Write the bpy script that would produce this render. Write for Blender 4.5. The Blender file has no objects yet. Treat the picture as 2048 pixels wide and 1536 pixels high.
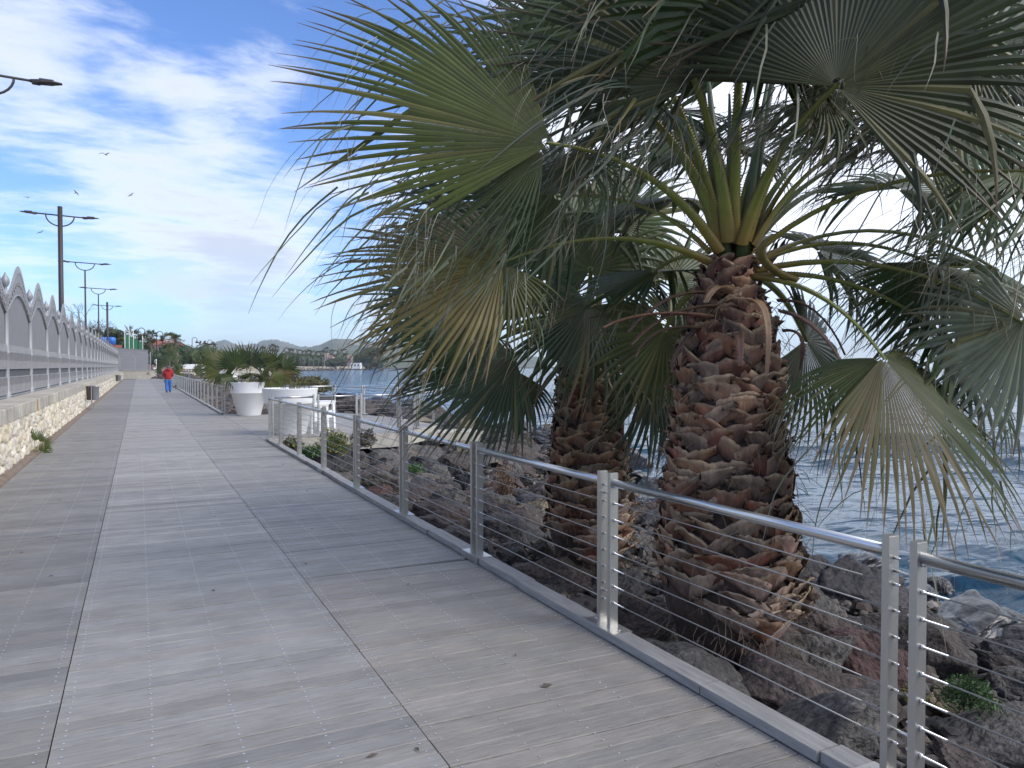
import bpy, math, random
import numpy as np
from mathutils import Vector, Matrix
R_ = math.radians
S = bpy.context.scene
COL = S.collection
# ------------------------------------------------------------------ camera, sky, sun
CA, SA = math.cos(R_(26.44)), math.sin(R_(26.44))     # walk runs along +Y, camera looks 26.44 deg to its right
CAMH = 1.65
cam = bpy.data.cameras.new('camera'); camo = bpy.data.objects.new('camera', cam); COL.objects.link(camo)
cam.sensor_width = 36; cam.lens = 1500/2048*36; cam.clip_start = 0.05; cam.clip_end = 20000
camo.location = (0, 0, CAMH); camo.rotation_euler = (R_(90-1.34), 0, R_(-26.44))
S.camera = camo
SUN_EL, SUN_AZ = 38, 140                                # azimuth clockwise from +Y
w = bpy.data.worlds.new('World'); S.world = w; w.use_nodes = True
S.view_settings.view_transform = 'Standard'; S.view_settings.look = 'None'; S.view_settings.gamma = 1
S.view_settings.exposure = 0.80

def build_world():
    nt = w.node_tree; N = nt.nodes; L = nt.links; N.clear()
    def nd(t, **k):
        n = N.new(t)
        for a, b in k.items(): setattr(n, a, b)
        return n
    def math_(op, a, b=None, c=None, clamp=False):
        n = nd('ShaderNodeMath', operation=op, use_clamp=clamp)
        for i, x in enumerate((a, b, c)):
            if x is None: continue
            if isinstance(x, (int, float)): n.inputs[i].default_value = x
            else: L.new(x, n.inputs[i])
        return n.outputs[0]
    def mapr(x, a, b, c=0.0, d=1.0, smooth=True):
        n = nd('ShaderNodeMapRange'); n.interpolation_type = 'SMOOTHSTEP' if smooth else 'LINEAR'
        L.new(x, n.inputs[0])
        for i, q in enumerate((a, b, c, d)): n.inputs[i+1].default_value = q
        return n.outputs[0]
    sky = nd('ShaderNodeTexSky', sky_type='NISHITA'); sky.sun_disc = False
    sky.sun_elevation = R_(SUN_EL); sky.sun_rotation = R_(SUN_AZ)
    sky.air_density = 1.0; sky.dust_density = 0.3; sky.ozone_density = 3.0
    tc = nd('ShaderNodeTexCoord'); sp = nd('ShaderNodeSeparateXYZ'); L.new(tc.outputs['Generated'], sp.inputs[0])
    x, y, z = sp.outputs
    zz = math_('ADD', math_('MAXIMUM', z, 0.0), 0.13)
    px = math_('DIVIDE', x, zz); py = math_('DIVIDE', y, zz)
    cb = nd('ShaderNodeCombineXYZ'); L.new(px, cb.inputs[0]); L.new(py, cb.inputs[1])
    mp = nd('ShaderNodeMapping'); L.new(cb.outputs[0], mp.inputs[0])
    mp.inputs['Rotation'].default_value = (0, 0, R_(-28)); mp.inputs['Scale'].default_value = (0.55, 1.0, 1)
    mp.inputs['Location'].default_value = (CLX, CLY, 0)
    def noise(v, scale, det, rough, dist=0.0, off=None):
        n = nd('ShaderNodeTexNoise'); n.inputs['Scale'].default_value = scale; n.inputs['Detail'].default_value = det
        n.inputs['Roughness'].default_value = rough; n.inputs['Distortion'].default_value = dist
        L.new(v, n.inputs['Vector']); return n.outputs[0]
    big = noise(mp.outputs[0], 0.75, 3, .5, .2); mid = noise(mp.outputs[0], 2.3, 10, .66, .3); fine = noise(mp.outputs[0], 7.0, 8, .65, .4)
    dens = math_('ADD', math_('ADD', math_('MULTIPLY', big, .75), math_('MULTIPLY', mid, .80)), math_('MULTIPLY', fine, .40))
    def spot(px, py, r, amt):
        X, Y = (px-1024)/1500, (733-py)/1500; v = Vector((X*CA+SA, CA-X*SA, Y)).normalized()
        n = nd('ShaderNodeVectorMath', operation='DOT_PRODUCT'); L.new(tc.outputs['Generated'], n.inputs[0]); n.inputs[1].default_value = v
        return math_('MULTIPLY', mapr(n.outputs['Value'], math.cos(r), 1.0), amt)
    for s_ in CLOUDS: dens = math_('ADD', dens, spot(*s_))
    mask = mapr(dens, .84, 1.20)
    # low haze band of cloud above the horizon
    lowv = nd('ShaderNodeMapping'); L.new(tc.outputs['Generated'], lowv.inputs[0]); lowv.inputs['Scale'].default_value = (3.2, 3.2, 11)
    lown = noise(lowv.outputs[0], 1.3, 8, .55, .2)
    low = math_('MULTIPLY', mapr(lown, .44, .62), math_('MULTIPLY', mapr(z, .005, .05), mapr(z, .20, .08)))
    mask2 = math_('MAXIMUM', math_('MULTIPLY', mask, mapr(z, .02, .16, .35, 1)), math_('MULTIPLY', low, .85))
    # cloud tone: bright edges, greyer in the thick parts
    thick = mapr(dens, .98, 1.32)
    c1 = nd('ShaderNodeMix', data_type='RGBA'); L.new(math_('MAXIMUM', thick, math_('MULTIPLY', low, .75)), c1.inputs[0])
    c1.inputs[6].default_value = (.74, .765, .81, 1); c1.inputs[7].default_value = (.46, .475, .51, 1)
    mx = nd('ShaderNodeMix', data_type='RGBA')
    sm = nd('ShaderNodeMix', data_type='RGBA', blend_type='MULTIPLY'); sm.inputs[0].default_value = 1
    L.new(sky.outputs[0], sm.inputs[6]); sm.inputs[7].default_value = (SKYK*.72, SKYK*.90, SKYK*1.25, 1)
    lp = math_('MULTIPLY', mask2, .80)
    L.new(lp, mx.inputs[0]); L.new(sm.outputs[2], mx.inputs[6]); 
    cs = nd('ShaderNodeMix', data_type='RGBA', blend_type='MULTIPLY'); cs.inputs[0].default_value = 1
    L.new(c1.outputs[2], cs.inputs[6]); k = 10.0
    br = math_('ADD', math_('ADD', spot(1800, 560, .60, .25), spot(2200, -200, .9, .7)), 1.0); cbk = nd('ShaderNodeCombineXYZ')  # extra brightness added to clouds right and above the view, to light the sea
    for i_ in range(3): L.new(math_('MULTIPLY', br, k), cbk.inputs[i_])
    L.new(cbk.outputs[0], cs.inputs[7])
    L.new(cs.outputs[2], mx.inputs[7])
    bg = nd('ShaderNodeBackground'); bg.inputs[1].default_value = 0.1; L.new(mx.outputs[2], bg.inputs[0])
    out = nd('ShaderNodeOutputWorld'); L.new(bg.outputs[0], out.inputs[0])
CLX, CLY, SKYK = 3.1, 1.4, 1.0
CLOUDS = [(640, 70, .20, -.17), (420, 215, .16, -.18), (560, 260, .10, -.10), (300, 560, .12, -.16), (600, 540, .12, -.14), (900, 60, .2, -.12), (280, 120, .12, -.10), (20, 480, .14, -.10),
          (40, 160, .22, .0), (480, 175, .10, .22), (560, 150, .07, .10), (300, 130, .06, .08), (120, 330, .20, .06), (430, 400, .18, .20), (230, 30, .12, .06), (520, 650, .12, .34), (1750, 500, .55, .30), (2300, 300, .8, .22), (2200, -400, .9, .22)]
build_world()
sl = bpy.data.lights.new('sun', 'SUN'); sl.energy = 1.8; sl.angle = R_(38); sl.color = (1, .93, .82)
so = bpy.data.objects.new('sun', sl); COL.objects.link(so)
sd = Vector((math.sin(R_(SUN_AZ))*math.cos(R_(SUN_EL)), math.cos(R_(SUN_AZ))*math.cos(R_(SUN_EL)), math.sin(R_(SUN_EL))))
so.rotation_euler = sd.to_track_quat('Z', 'Y').to_euler(); so.location = (0, 0, 30)

# ------------------------------------------------------------------ helpers
def P(px, py, Z):
    """a world point from where it is seen in the 2048 px photograph and its distance along the view"""
    X = (px-1024)/1500*Z
    return Vector((X*CA+Z*SA, Z*CA-X*SA, CAMH+(733-py)/1500*Z))
VR = Vector((CA, -SA, 0)); VF = Vector((SA, CA, 0)); VU = Vector((0, 0, 1))
def V3(r, u, f): return (VR*r+VU*u+VF*f)

def tag(o, label=None, cat=None, group=None, kind=None):
    if label: o['label'] = label
    if cat: o['category'] = cat
    if group: o['group'] = group
    if kind: o['kind'] = kind
    return o
def empty(name, loc, label, cat, group=None, rz=0):
    o = bpy.data.objects.new(name, None); COL.objects.link(o); o.location = loc; o.rotation_euler = (0, 0, rz)
    o.empty_display_size = .2
    return tag(o, label, cat, group)
def copy_tree(o, parent=None):
    c = o.copy(); COL.objects.link(c); c.parent = parent
    for ch in list(KIDS.get(o.name, [])):
        d = copy_tree(ch, c); KIDS.setdefault(c.name, []).append(d)
    return c
KIDS = {}

class MB:
    def __init__(s): s.v = []; s.f = []; s.c = []; s.m = []; s.cc = (1, 1, 1); s.mi = 0; s.sm = []; s.smooth = False
    def add(s, vs, fs, cols=None):
        b = len(s.v); s.v.extend([tuple(x) for x in vs])
        s.c.extend(cols if cols is not None else [s.cc]*len(vs))
        for f in fs: s.f.append(tuple(b+i for i in f)); s.m.append(s.mi); s.sm.append(s.smooth)
    def box(s, a, b, ax=None):
        """axis-aligned box from corner a to corner b"""
        x0, y0, z0 = a; x1, y1, z1 = b
        vs = [(x0,y0,z0),(x1,y0,z0),(x1,y1,z0),(x0,y1,z0),(x0,y0,z1),(x1,y0,z1),(x1,y1,z1),(x0,y1,z1)]
        s.add(vs, [(0,3,2,1),(4,5,6,7),(0,1,5,4),(1,2,6,5),(2,3,7,6),(3,0,4,7)])
    def obox(s, c, ux, uy, uz, hx, hy, hz):
        c = Vector(c); vs = []
        for dz in (-1, 1):
            for dx, dy in ((-1,-1),(1,-1),(1,1),(-1,1)):
                vs.append(c+ux*hx*dx+uy*hy*dy+uz*hz*dz)
        s.add(vs, [(0,3,2,1),(4,5,6,7),(0,1,5,4),(1,2,6,5),(2,3,7,6),(3,0,4,7)])
    def tube(s, pts, rad, n=8, cols=None, flat=1.0, up=None, cap=True):
        pts = [Vector(p) for p in pts]
        if not hasattr(rad, '__len__'): rad = [rad]*len(pts)
        vs = []; cl = []
        pu = Vector(up) if up else Vector((0, 0, 1))
        for i, p in enumerate(pts):
            d = (pts[min(i+1, len(pts)-1)]-pts[max(i-1, 0)]).normalized()
            a = d.cross(pu)
            if a.length < 1e-3: a = d.cross(Vector((0, 1, 0)))
            a.normalize(); b = a.cross(d).normalized()
            for k in range(n):
                t = 2*math.pi*k/n
                vs.append(p+a*math.cos(t)*rad[i]+b*math.sin(t)*rad[i]*flat)
                cl.append(cols[i] if cols else s.cc)
        fs = []
        for i in range(len(pts)-1):
            for k in range(n):
                k2 = (k+1) % n; fs.append((i*n+k, i*n+k2, (i+1)*n+k2, (i+1)*n+k))
        if cap: fs.append(tuple(range(n-1, -1, -1))); fs.append(tuple((len(pts)-1)*n+k for k in range(n)))
        o = s.smooth; s.smooth = True; s.add(vs, fs, cl); s.smooth = o
    def lathe(s, prof, c=(0, 0, 0), n=24):
        """prof = [(r, z)...]"""
        vs = []; fs = []
        for r, z in prof:
            for k in range(n):
                t = 2*math.pi*k/n; vs.append((c[0]+r*math.cos(t), c[1]+r*math.sin(t), c[2]+z))
        for i in range(len(prof)-1):
            for k in range(n):
                k2 = (k+1) % n; fs.append((i*n+k, i*n+k2, (i+1)*n+k2, (i+1)*n+k))
        o = s.smooth; s.smooth = True; s.add(vs, fs); s.smooth = o
    def build(s, name, mats, parent=None, org=None):
        me = bpy.data.meshes.new(name)
        v = s.v
        if org is not None: ox, oy, oz = org; v = [(a-ox, b-oy, c-oz) for a, b, c in v]
        me.from_pydata(v, [], s.f)
        if not isinstance(mats, (list, tuple)): mats = [mats]
        for m in mats: me.materials.append(m)
        if len(me.polygons):
            me.polygons.foreach_set('material_index', s.m); me.polygons.foreach_set('use_smooth', s.sm)
        at = me.color_attributes.new('Col', 'FLOAT_COLOR', 'POINT')
        at.data.foreach_set('color', np.array([(c[0], c[1], c[2], 1) for c in s.c], dtype=np.float32).ravel())
        me.update()
        o = bpy.data.objects.new(name, me); COL.objects.link(o)
        if parent: o.parent = parent; KIDS.setdefault(parent.name, []).append(o)
        return o

# ------------------------------------------------------------------ materials
def mat(name, col=(.5, .5, .5), rough=.6, metal=0, attr=False, nscale=None, namt=.25, bump=0, bscale=None, stretch=None, col2=None,
        spec=.5, coord='Object', objrand=None, trans=0, detail=8, ndist=0, ramp=None, blotch=None, bamt=.12, bdist=.02):
    m = bpy.data.materials.new(name); m.use_nodes = True; nt = m.node_tree; N = nt.nodes; L = nt.links
    bs = N['Principled BSDF']; out = N['Material Output']
    bs.inputs['Roughness'].default_value = rough; bs.inputs['Metallic'].default_value = metal
    bs.inputs['Specular IOR Level'].default_value = spec
    tc = N.new('ShaderNodeTexCoord'); mp = N.new('ShaderNodeMapping'); L.new(tc.outputs[coord], mp.inputs[0])
    if stretch: mp.inputs['Scale'].default_value = stretch
    src = None
    if attr:
        a = N.new('ShaderNodeAttribute'); a.attribute_name = 'Col'; src = a.outputs['Color']
        if col != (.5, .5, .5):
            x = N.new('ShaderNodeMix'); x.data_type = 'RGBA'; x.blend_type = 'MULTIPLY'; x.inputs[0].default_value = 1
            L.new(src, x.inputs[6]); x.inputs[7].default_value = (*col, 1); src = x.outputs[2]
    else:
        x = N.new('ShaderNodeRGB'); x.outputs[0].default_value = (*col, 1); src = x.outputs[0]
    if objrand:
        oi = N.new('ShaderNodeObjectInfo'); cr = N.new('ShaderNodeValToRGB'); L.new(oi.outputs['Random'], cr.inputs[0])
        e = cr.color_ramp.elements; cr.color_ramp.interpolation = 'LINEAR'
        while len(e) < len(objrand): e.new(.5)
        for i, c in enumerate(objrand): e[i].position = i/(len(objrand)-1); e[i].color = (*c, 1)
        src = cr.outputs[0]
    if nscale:
        n = N.new('ShaderNodeTexNoise'); n.inputs['Scale'].default_value = nscale; n.inputs['Detail'].default_value = detail
        n.inputs['Roughness'].default_value = .62; n.inputs['Distortion'].default_value = ndist
        L.new(mp.outputs[0], n.inputs['Vector'])
        mr = N.new('ShaderNodeMapRange'); L.new(n.outputs[0], mr.inputs[0]); mr.inputs[1].default_value = .3; mr.inputs[2].default_value = .7
        if col2:
            x = N.new('ShaderNodeMix'); x.data_type = 'RGBA'; L.new(mr.outputs[0], x.inputs[0]); L.new(src, x.inputs[6]); x.inputs[7].default_value = (*col2, 1)
        else:
            mr.inputs[3].default_value = 1-namt; mr.inputs[4].default_value = 1+namt
            x = N.new('ShaderNodeMix'); x.data_type = 'RGBA'; x.blend_type = 'MULTIPLY'; x.inputs[0].default_value = 1
            L.new(src, x.inputs[6]); L.new(mr.outputs[0], x.inputs[7])
        src = x.outputs[2]
    if blotch:
        n = N.new('ShaderNodeTexNoise'); n.inputs['Scale'].default_value = blotch; n.inputs['Detail'].default_value = 5; L.new(tc.outputs[coord], n.inputs['Vector'])
        mr = N.new('ShaderNodeMapRange'); L.new(n.outputs[0], mr.inputs[0]); mr.inputs[1].default_value = .3; mr.inputs[2].default_value = .7; mr.inputs[3].default_value = 1-bamt; mr.inputs[4].default_value = 1+bamt
        x = N.new('ShaderNodeMix'); x.data_type = 'RGBA'; x.blend_type = 'MULTIPLY'; x.inputs[0].default_value = 1
        L.new(src, x.inputs[6]); L.new(mr.outputs[0], x.inputs[7]); src = x.outputs[2]
    L.new(src, bs.inputs['Base Color'])
    if bump:
        n2 = N.new('ShaderNodeTexNoise'); n2.inputs['Scale'].default_value = bscale or (nscale or 10)*2; n2.inputs['Detail'].default_value = 8
        L.new(mp.outputs[0], n2.inputs['Vector'])
        b = N.new('ShaderNodeBump'); b.inputs['Strength'].default_value = bump; b.inputs['Distance'].default_value = bdist
        L.new(n2.outputs[0], b.inputs['Height']); L.new(b.outputs[0], bs.inputs['Normal'])
    if trans:
        t = N.new('ShaderNodeBsdfTranslucent'); L.new(src, t.inputs[0]); ms = N.new('ShaderNodeMixShader'); ms.inputs[0].default_value = trans
        L.new(bs.outputs[0], ms.inputs[1]); L.new(t.outputs[0], ms.inputs[2]); L.new(ms.outputs[0], out.inputs[0])
    return m
M = {}
M['deck'] = mat('weathered_decking', (.5,.5,.5), .6, attr=True, nscale=3.0, namt=.20, bump=.4, bscale=14, stretch=(1.6, 18, 18), detail=12, blotch=3.1, bamt=.11)
M['screw'] = mat('screw_steel', (.75,.76,.78), .35, metal=.6)
M['kerb'] = mat('kerb_timber', (.27,.262,.25), .65, nscale=4, namt=.25, bump=.2, bscale=25, stretch=(9, .9, 9))
M['steel'] = mat('satin_steel', (.50,.49,.46), .36, metal=.85, nscale=6, namt=.06)
M['polish'] = mat('polished_tube', (.66,.66,.65), .30, metal=1)
M['cable'] = mat('wire_rope', (.36,.35,.33), .45, metal=.7)
M['conc'] = mat('pale_concrete', (.40,.37,.31), .8, nscale=5, namt=.2, bump=.2)
M['stone'] = mat('cream_rubble_stone', (.5,.5,.5), .85, attr=True, nscale=6, namt=.22, bump=.5, bscale=14)
M['coping'] = mat('coping_stone', (.5,.5,.5), .8, attr=True, nscale=4, namt=.25, bump=.3, bscale=20)
M['soil'] = mat('brown_soil', (.19,.145,.11), .95, nscale=9, namt=.4, bump=.6, bscale=30)
M['ground'] = mat('dark_rubble_ground', (.06,.052,.045), .95, nscale=5, namt=.5, bump=1, bscale=14)
M['fence'] = mat('grey_painted_iron', (.31,.31,.315), .5, metal=.25, nscale=3, namt=.12)
M['sheet'] = mat('grey_fence_sheet', (.19,.19,.197), .6, nscale=6, namt=.22, stretch=(1, 14, .5))
M['slot'] = mat('dark_backing', (.085,.085,.09), .7)
M['dark'] = mat('dark_lamp_paint', (.045,.036,.036), .5)
M['lamp_top'] = mat('lamp_housing', (.16,.17,.16), .4, metal=.3)
M['white'] = mat('white_plastic', (.84,.84,.82), .42, nscale=2, namt=.03)
M['rock'] = mat('boulder_rock', rough=.85, objrand=[(.038,.033,.03),(.07,.062,.056),(.064,.045,.036),(.10,.088,.075),(.044,.04,.036),(.074,.053,.044)], nscale=3.2, namt=.55, bump=1, bscale=9, ndist=.4, blotch=16, bamt=.4, bdist=.06)
M['rock_wet'] = mat('wet_rock', (.022,.021,.023), .28, nscale=4, namt=.4, bump=.8, bscale=7)
M['rock_red'] = mat('red_rock', (.075,.040,.036), .85, nscale=5, namt=.45, bump=1, bscale=9, blotch=16, bamt=.4, bdist=.06)
M['rock_tan'] = mat('tan_rock', (.18,.145,.095), .85, nscale=4, namt=.4, bump=1, bscale=9, blotch=16, bamt=.4, bdist=.06)
M['rock_pale'] = mat('pale_rock', (.50,.48,.44), .8, nscale=5, namt=.3, bump=.7, bscale=9)
M['rock_brown'] = mat('brown_rock', (.066,.049,.043), .85, nscale=4, namt=.45, bump=1, bscale=9, blotch=16, bamt=.4, bdist=.06)
M['rock_grey'] = mat('grey_rock', (.095,.087,.078), .85, nscale=3.5, namt=.5, bump=1, bscale=9, blotch=16, bamt=.4, bdist=.06)
M['rock_dark'] = mat('dark_rock', (.035,.032,.033), .75, nscale=4, namt=.5, bump=1, bscale=9, blotch=16, bamt=.4, bdist=.06)
M['gravel'] = mat('small_stones', (.5,.5,.5), .9, attr=True, nscale=8, namt=.3)
M['frond'] = mat('palm_blade', (.5,.5,.5), .42, attr=True, nscale=5, namt=.14, trans=.34, spec=.45)
M['thread'] = mat('palm_thread', (.34,.31,.23), .7)
M['petiole'] = mat('palm_petiole', (.5,.5,.5), .45, attr=True, nscale=10, namt=.15)
M['boot'] = mat('palm_boots', (.5,.5,.5), .8, attr=True, nscale=16, namt=.5, bump=.7, bscale=30, stretch=(1,1,.35))
M['fibre'] = mat('palm_fibre', (.14,.10,.07), .9)
M['deadpet'] = mat('dead_petiole', (.5,.5,.5), .65, attr=True, nscale=14, namt=.3)
M['foliage'] = mat('tree_foliage', (.5,.5,.5), .7, attr=True, nscale=.6, namt=.3, trans=.12)
M['palm_bark'] = mat('far_palm_bark', (.22,.165,.12), .9, nscale=4, namt=.3)
M['bark'] = mat('tree_bark', (.12,.095,.075), .9, nscale=4, namt=.3)
M['hill'] = mat('scrub_hill', (.060,.085,.045), .95, nscale=.012, namt=.5, col2=(.15,.15,.09), detail=12)
M['blue_tank'] = mat('blue_tank', (.03,.16,.55), .4)
M['roof'] = mat('terracotta', (.30,.10,.065), .8, nscale=2, namt=.2)
M['plaster'] = mat('cream_plaster', (.55,.48,.37), .85, nscale=1, namt=.1)
M['pink'] = mat('pink_plaster', (.48,.30,.25), .85, nscale=1, namt=.1)
M['window'] = mat('dark_window', (.03,.035,.04), .2)
M['whitewash'] = mat('white_wall', (.75,.74,.71), .8)
M['net'] = mat('green_net', (.02,.13,.065), .8)
M['red_cloth'] = mat('red_jacket', (.36,.018,.024), .8, nscale=6, namt=.15, bump=.3, bscale=12)
M['blue_cloth'] = mat('blue_trousers', (.035,.14,.42), .8, nscale=6, namt=.15)
M['skin'] = mat('skin', (.42,.24,.17), .6)
M['hair'] = mat('grey_hair', (.10,.09,.085), .8)
M['shoe'] = mat('shoes', (.025,.022,.03), .6)
M['gull'] = mat('gull_feathers', (.30,.30,.32), .7)
M['gull_dark'] = mat('gull_dark', (.05,.045,.05), .7)
M['signblue'] = mat('sign_blue', (.02,.13,.4), .5)
M['binbrown'] = mat('bin_brown', (.13,.10,.075), .5, nscale=3, namt=.1)
M['binsteel'] = mat('bin_steel', (.35,.37,.39), .4, metal=.7)
M['sailblue'] = mat('sign_back', (.3,.31,.32), .5)
M['quay'] = mat('quay_stone', (.46,.41,.32), .85, nscale=.5, namt=.3)
M['flower'] = mat('yellow_flower', (.62,.48,.03), .6)
M['plant'] = mat('shrub_leaves', (.5,.5,.5), .6, attr=True, nscale=6, namt=.25, trans=.15)

def water_mat():
    m = bpy.data.materials.new('sea_water'); m.use_nodes = True; nt = m.node_tree; N = nt.nodes; L = nt.links
    bs = N['Principled BSDF']; bs.inputs['Base Color'].default_value = (.018, .062, .105, 1); bs.inputs['Roughness'].default_value = .08
    bs.inputs['IOR'].default_value = 1.33
    tc = N.new('ShaderNodeTexCoord'); mp = N.new('ShaderNodeMapping'); L.new(tc.outputs['Object'], mp.inputs[0])
    mp.inputs['Rotation'].default_value = (0, 0, R_(30)); mp.inputs['Scale'].default_value = (.8, 1.5, 1)
    prev = None
    for sc, st, di, rg in ((.22, 1, .9, 0), (.75, 1, .26, 1), (2.6, .9, .085, 1), (8, .7, .02, 0)):
        n = N.new('ShaderNodeTexNoise'); n.inputs['Scale'].default_value = sc; n.inputs['Detail'].default_value = 3 if rg else 4; n.inputs['Distortion'].default_value = .7
        if rg: n.noise_type = 'RIDGED_MULTIFRACTAL'; n.inputs['Lacunarity'].default_value = 2.2
        L.new(mp.outputs[0], n.inputs['Vector'])
        b = N.new('ShaderNodeBump'); b.inputs['Strength'].default_value = st; b.inputs['Distance'].default_value = di
        L.new(n.outputs[0], b.inputs['Height'])
        if prev: L.new(prev, b.inputs['Normal'])
        prev = b.outputs[0]
    L.new(prev, bs.inputs['Normal'])
    return m
M['water'] = water_mat()
# ------------------------------------------------------------------ terrain and sea
SEA = -1.35
COAST = [(-60, 9.0), (5, 9.0), (13, 9.8), (19.6, 13.5), (28, 15), (48, 14.6), (58, 13), (80, 12), (105, 14), (140, 16), (200, 22), (260, 32), (504, 87), (783, 221), (1000, 520), (1400, 1500)]
def coast(v): return float(np.interp(v, [c[0] for c in COAST], [c[1] for c in COAST]))
def bank_z(u, v):
    c = coast(v)
    if u < 2.62: return -.30
    if v < 120:
        t = min(max((u-2.62)/(c-2.62), 0), 1.3)
        return -.42 - .98*t**1.25
    d = (c-u)
    return -.30 if d > 6 else -.30-(6-d)/6*1.2
def make_ground():
    rng = np.random.RandomState(4)
    vs = list(np.arange(-60, 60, 1.0))+list(np.arange(60, 300, 5))+list(np.arange(300, 1401, 25))+[2500, 5000]
    mb = MB(); rows = []
    for v in vs:
        c = coast(min(v, 1400)) if v <= 1400 else 3000
        us = [-5000, -300, -60, -10, -2.0, 1.0, 2.4, 2.62]
        us += list(np.linspace(2.9, c+2.5, 24)) if v < 120 else list(np.linspace(3, c-6, 12))+list(np.linspace(c-5, c+3, 12))
        row = []
        for u in us:
            z = bank_z(u, v) if v <= 1400 else -.3
            if u > 2.9 and v < 120: z += rng.uniform(-.08, .08)
            row.append((u, v, z))
        rows.append(row)
    n = len(rows[0]); b = []
    for r in rows: b += r
    fs = [(i*n+j, i*n+j+1, (i+1)*n+j+1, (i+1)*n+j) for i in range(len(rows)-1) for j in range(n-1)]
    mb.smooth = True; mb.add(b, fs)
    tag(mb.build('ground', M['ground']), kind='structure')
make_ground()
def make_sea():
    na, nr = 560, 640
    ang = np.radians(np.linspace(-20, 118, na)); rr = 5.0*(4800/5.0)**(np.linspace(0, 1, nr))
    A, RR = np.meshgrid(ang, rr, indexing='ij')
    x = np.sin(A)*RR; y = np.cos(A)*RR
    z = np.full_like(x, SEA)
    rng = np.random.RandomState(11)
    dr = RR*0.0108
    dx = np.zeros_like(x); dy = np.zeros_like(y)
    for k in range(70):
        lam = 0.45*(6.5/.45)**rng.rand()
        th = math.radians(205+rng.normal(0, 34))             # waves run mostly towards the shore
        kx, ky = math.sin(th)*2*math.pi/lam, math.cos(th)*2*math.pi/lam
        amp = .0098*lam**.72*(.6+.8*rng.rand())
        fade = np.clip((lam/dr-2.5)/3, 0, 1)
        ph = kx*x+ky*y+rng.rand()*6.28
        z += amp*fade*np.cos(ph)
        q = 1.0
        dx -= q*amp*fade*np.sin(ph)*math.sin(th); dy -= q*amp*fade*np.sin(ph)*math.cos(th)
    grp = .65+.5*np.sin(x*.21+y*.13)*np.sin(y*.17-x*.08+1)
    z = SEA+(z-SEA)*grp*1.35; x = x+dx*grp; y = y+dy*grp
    co = np.stack([x, y, z], -1).reshape(-1, 3).astype(np.float32)
    I, J = np.meshgrid(np.arange(na-1), np.arange(nr-1), indexing='ij')
    a = (I*nr+J).ravel(); f = np.stack([a, a+nr, a+nr+1, a+1], -1)[:, ::-1].astype(np.int32)
    me = bpy.data.meshes.new('sea'); me.vertices.add(len(co)); me.vertices.foreach_set('co', co.ravel())
    me.loops.add(f.size); me.loops.foreach_set('vertex_index', f.ravel())
    me.polygons.add(len(f)); me.polygons.foreach_set('loop_start', np.arange(0, f.size, 4, dtype=np.int32))
    me.polygons.foreach_set('use_smooth', np.ones(len(f), dtype=bool))
    me.update(calc_edges=True); me.materials.append(M['water'])
    o = bpy.data.objects.new('sea', me); COL.objects.link(o); tag(o, kind='structure')
make_sea()

def make_hills():
    rng = np.random.RandomState(3)
    def ridge(name, Z, prof, depth, seed):
        """prof = [(px, py)] skyline as seen; a rounded ridge of real depth behind it"""
        xs = np.arange(prof[0][0], prof[-1][0]+1, 3.0)
        h = np.interp(xs, [p[0] for p in prof], [p[1] for p in prof])
        r = np.random.RandomState(seed)
        nz = sum(np.sin(xs/s+r.rand()*6)*a for s, a in ((9, 1.0), (4.1, .6), (2.2, .45), (23, 1.5)))
        mb = MB(); n = 15; vs = []
        for i, px in enumerate(xs):
            for j in range(n):
                t = j/(n-1)*2-1
                Zj = Z+t*depth
                top = CAMH+(733-(h[i]-nz[i]*.5))/1500*Z
                hh = -3+(top+3)*max(0, (1-abs(t)**1.6))+(r.rand()-.5)*Z*.0016*(1-abs(t))
                q = P(px, 733, Zj); vs.append((q.x, q.y, hh))
        fs = [(i*n+j, (i+1)*n+j, (i+1)*n+j+1, i*n+j+1) for i in range(len(xs)-1) for j in range(n-1)]
        mb.smooth = True; mb.add(vs, fs); tag(mb.build(name, M['hill']), kind='structure')
    ridge('hills', 3600, [(360, 712), (420, 688), (450, 681), (480, 690), (515, 687), (520, 681), (545, 679), (575, 686), (600, 693), (625, 694), (700, 700), (800, 712)], 500, 1)
    ridge('hills', 2500, [(580, 716), (615, 697), (640, 688), (665, 679), (690, 678), (715, 681), (745, 683), (800, 678), (860, 684), (960, 700), (1100, 716)], 420, 2)
    ridge('hills', 1500, [(520, 722), (560, 716), (620, 712), (660, 704), (700, 700), (760, 690), (800, 694), (900, 708), (980, 720)], 220, 7)
make_hills()

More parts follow.
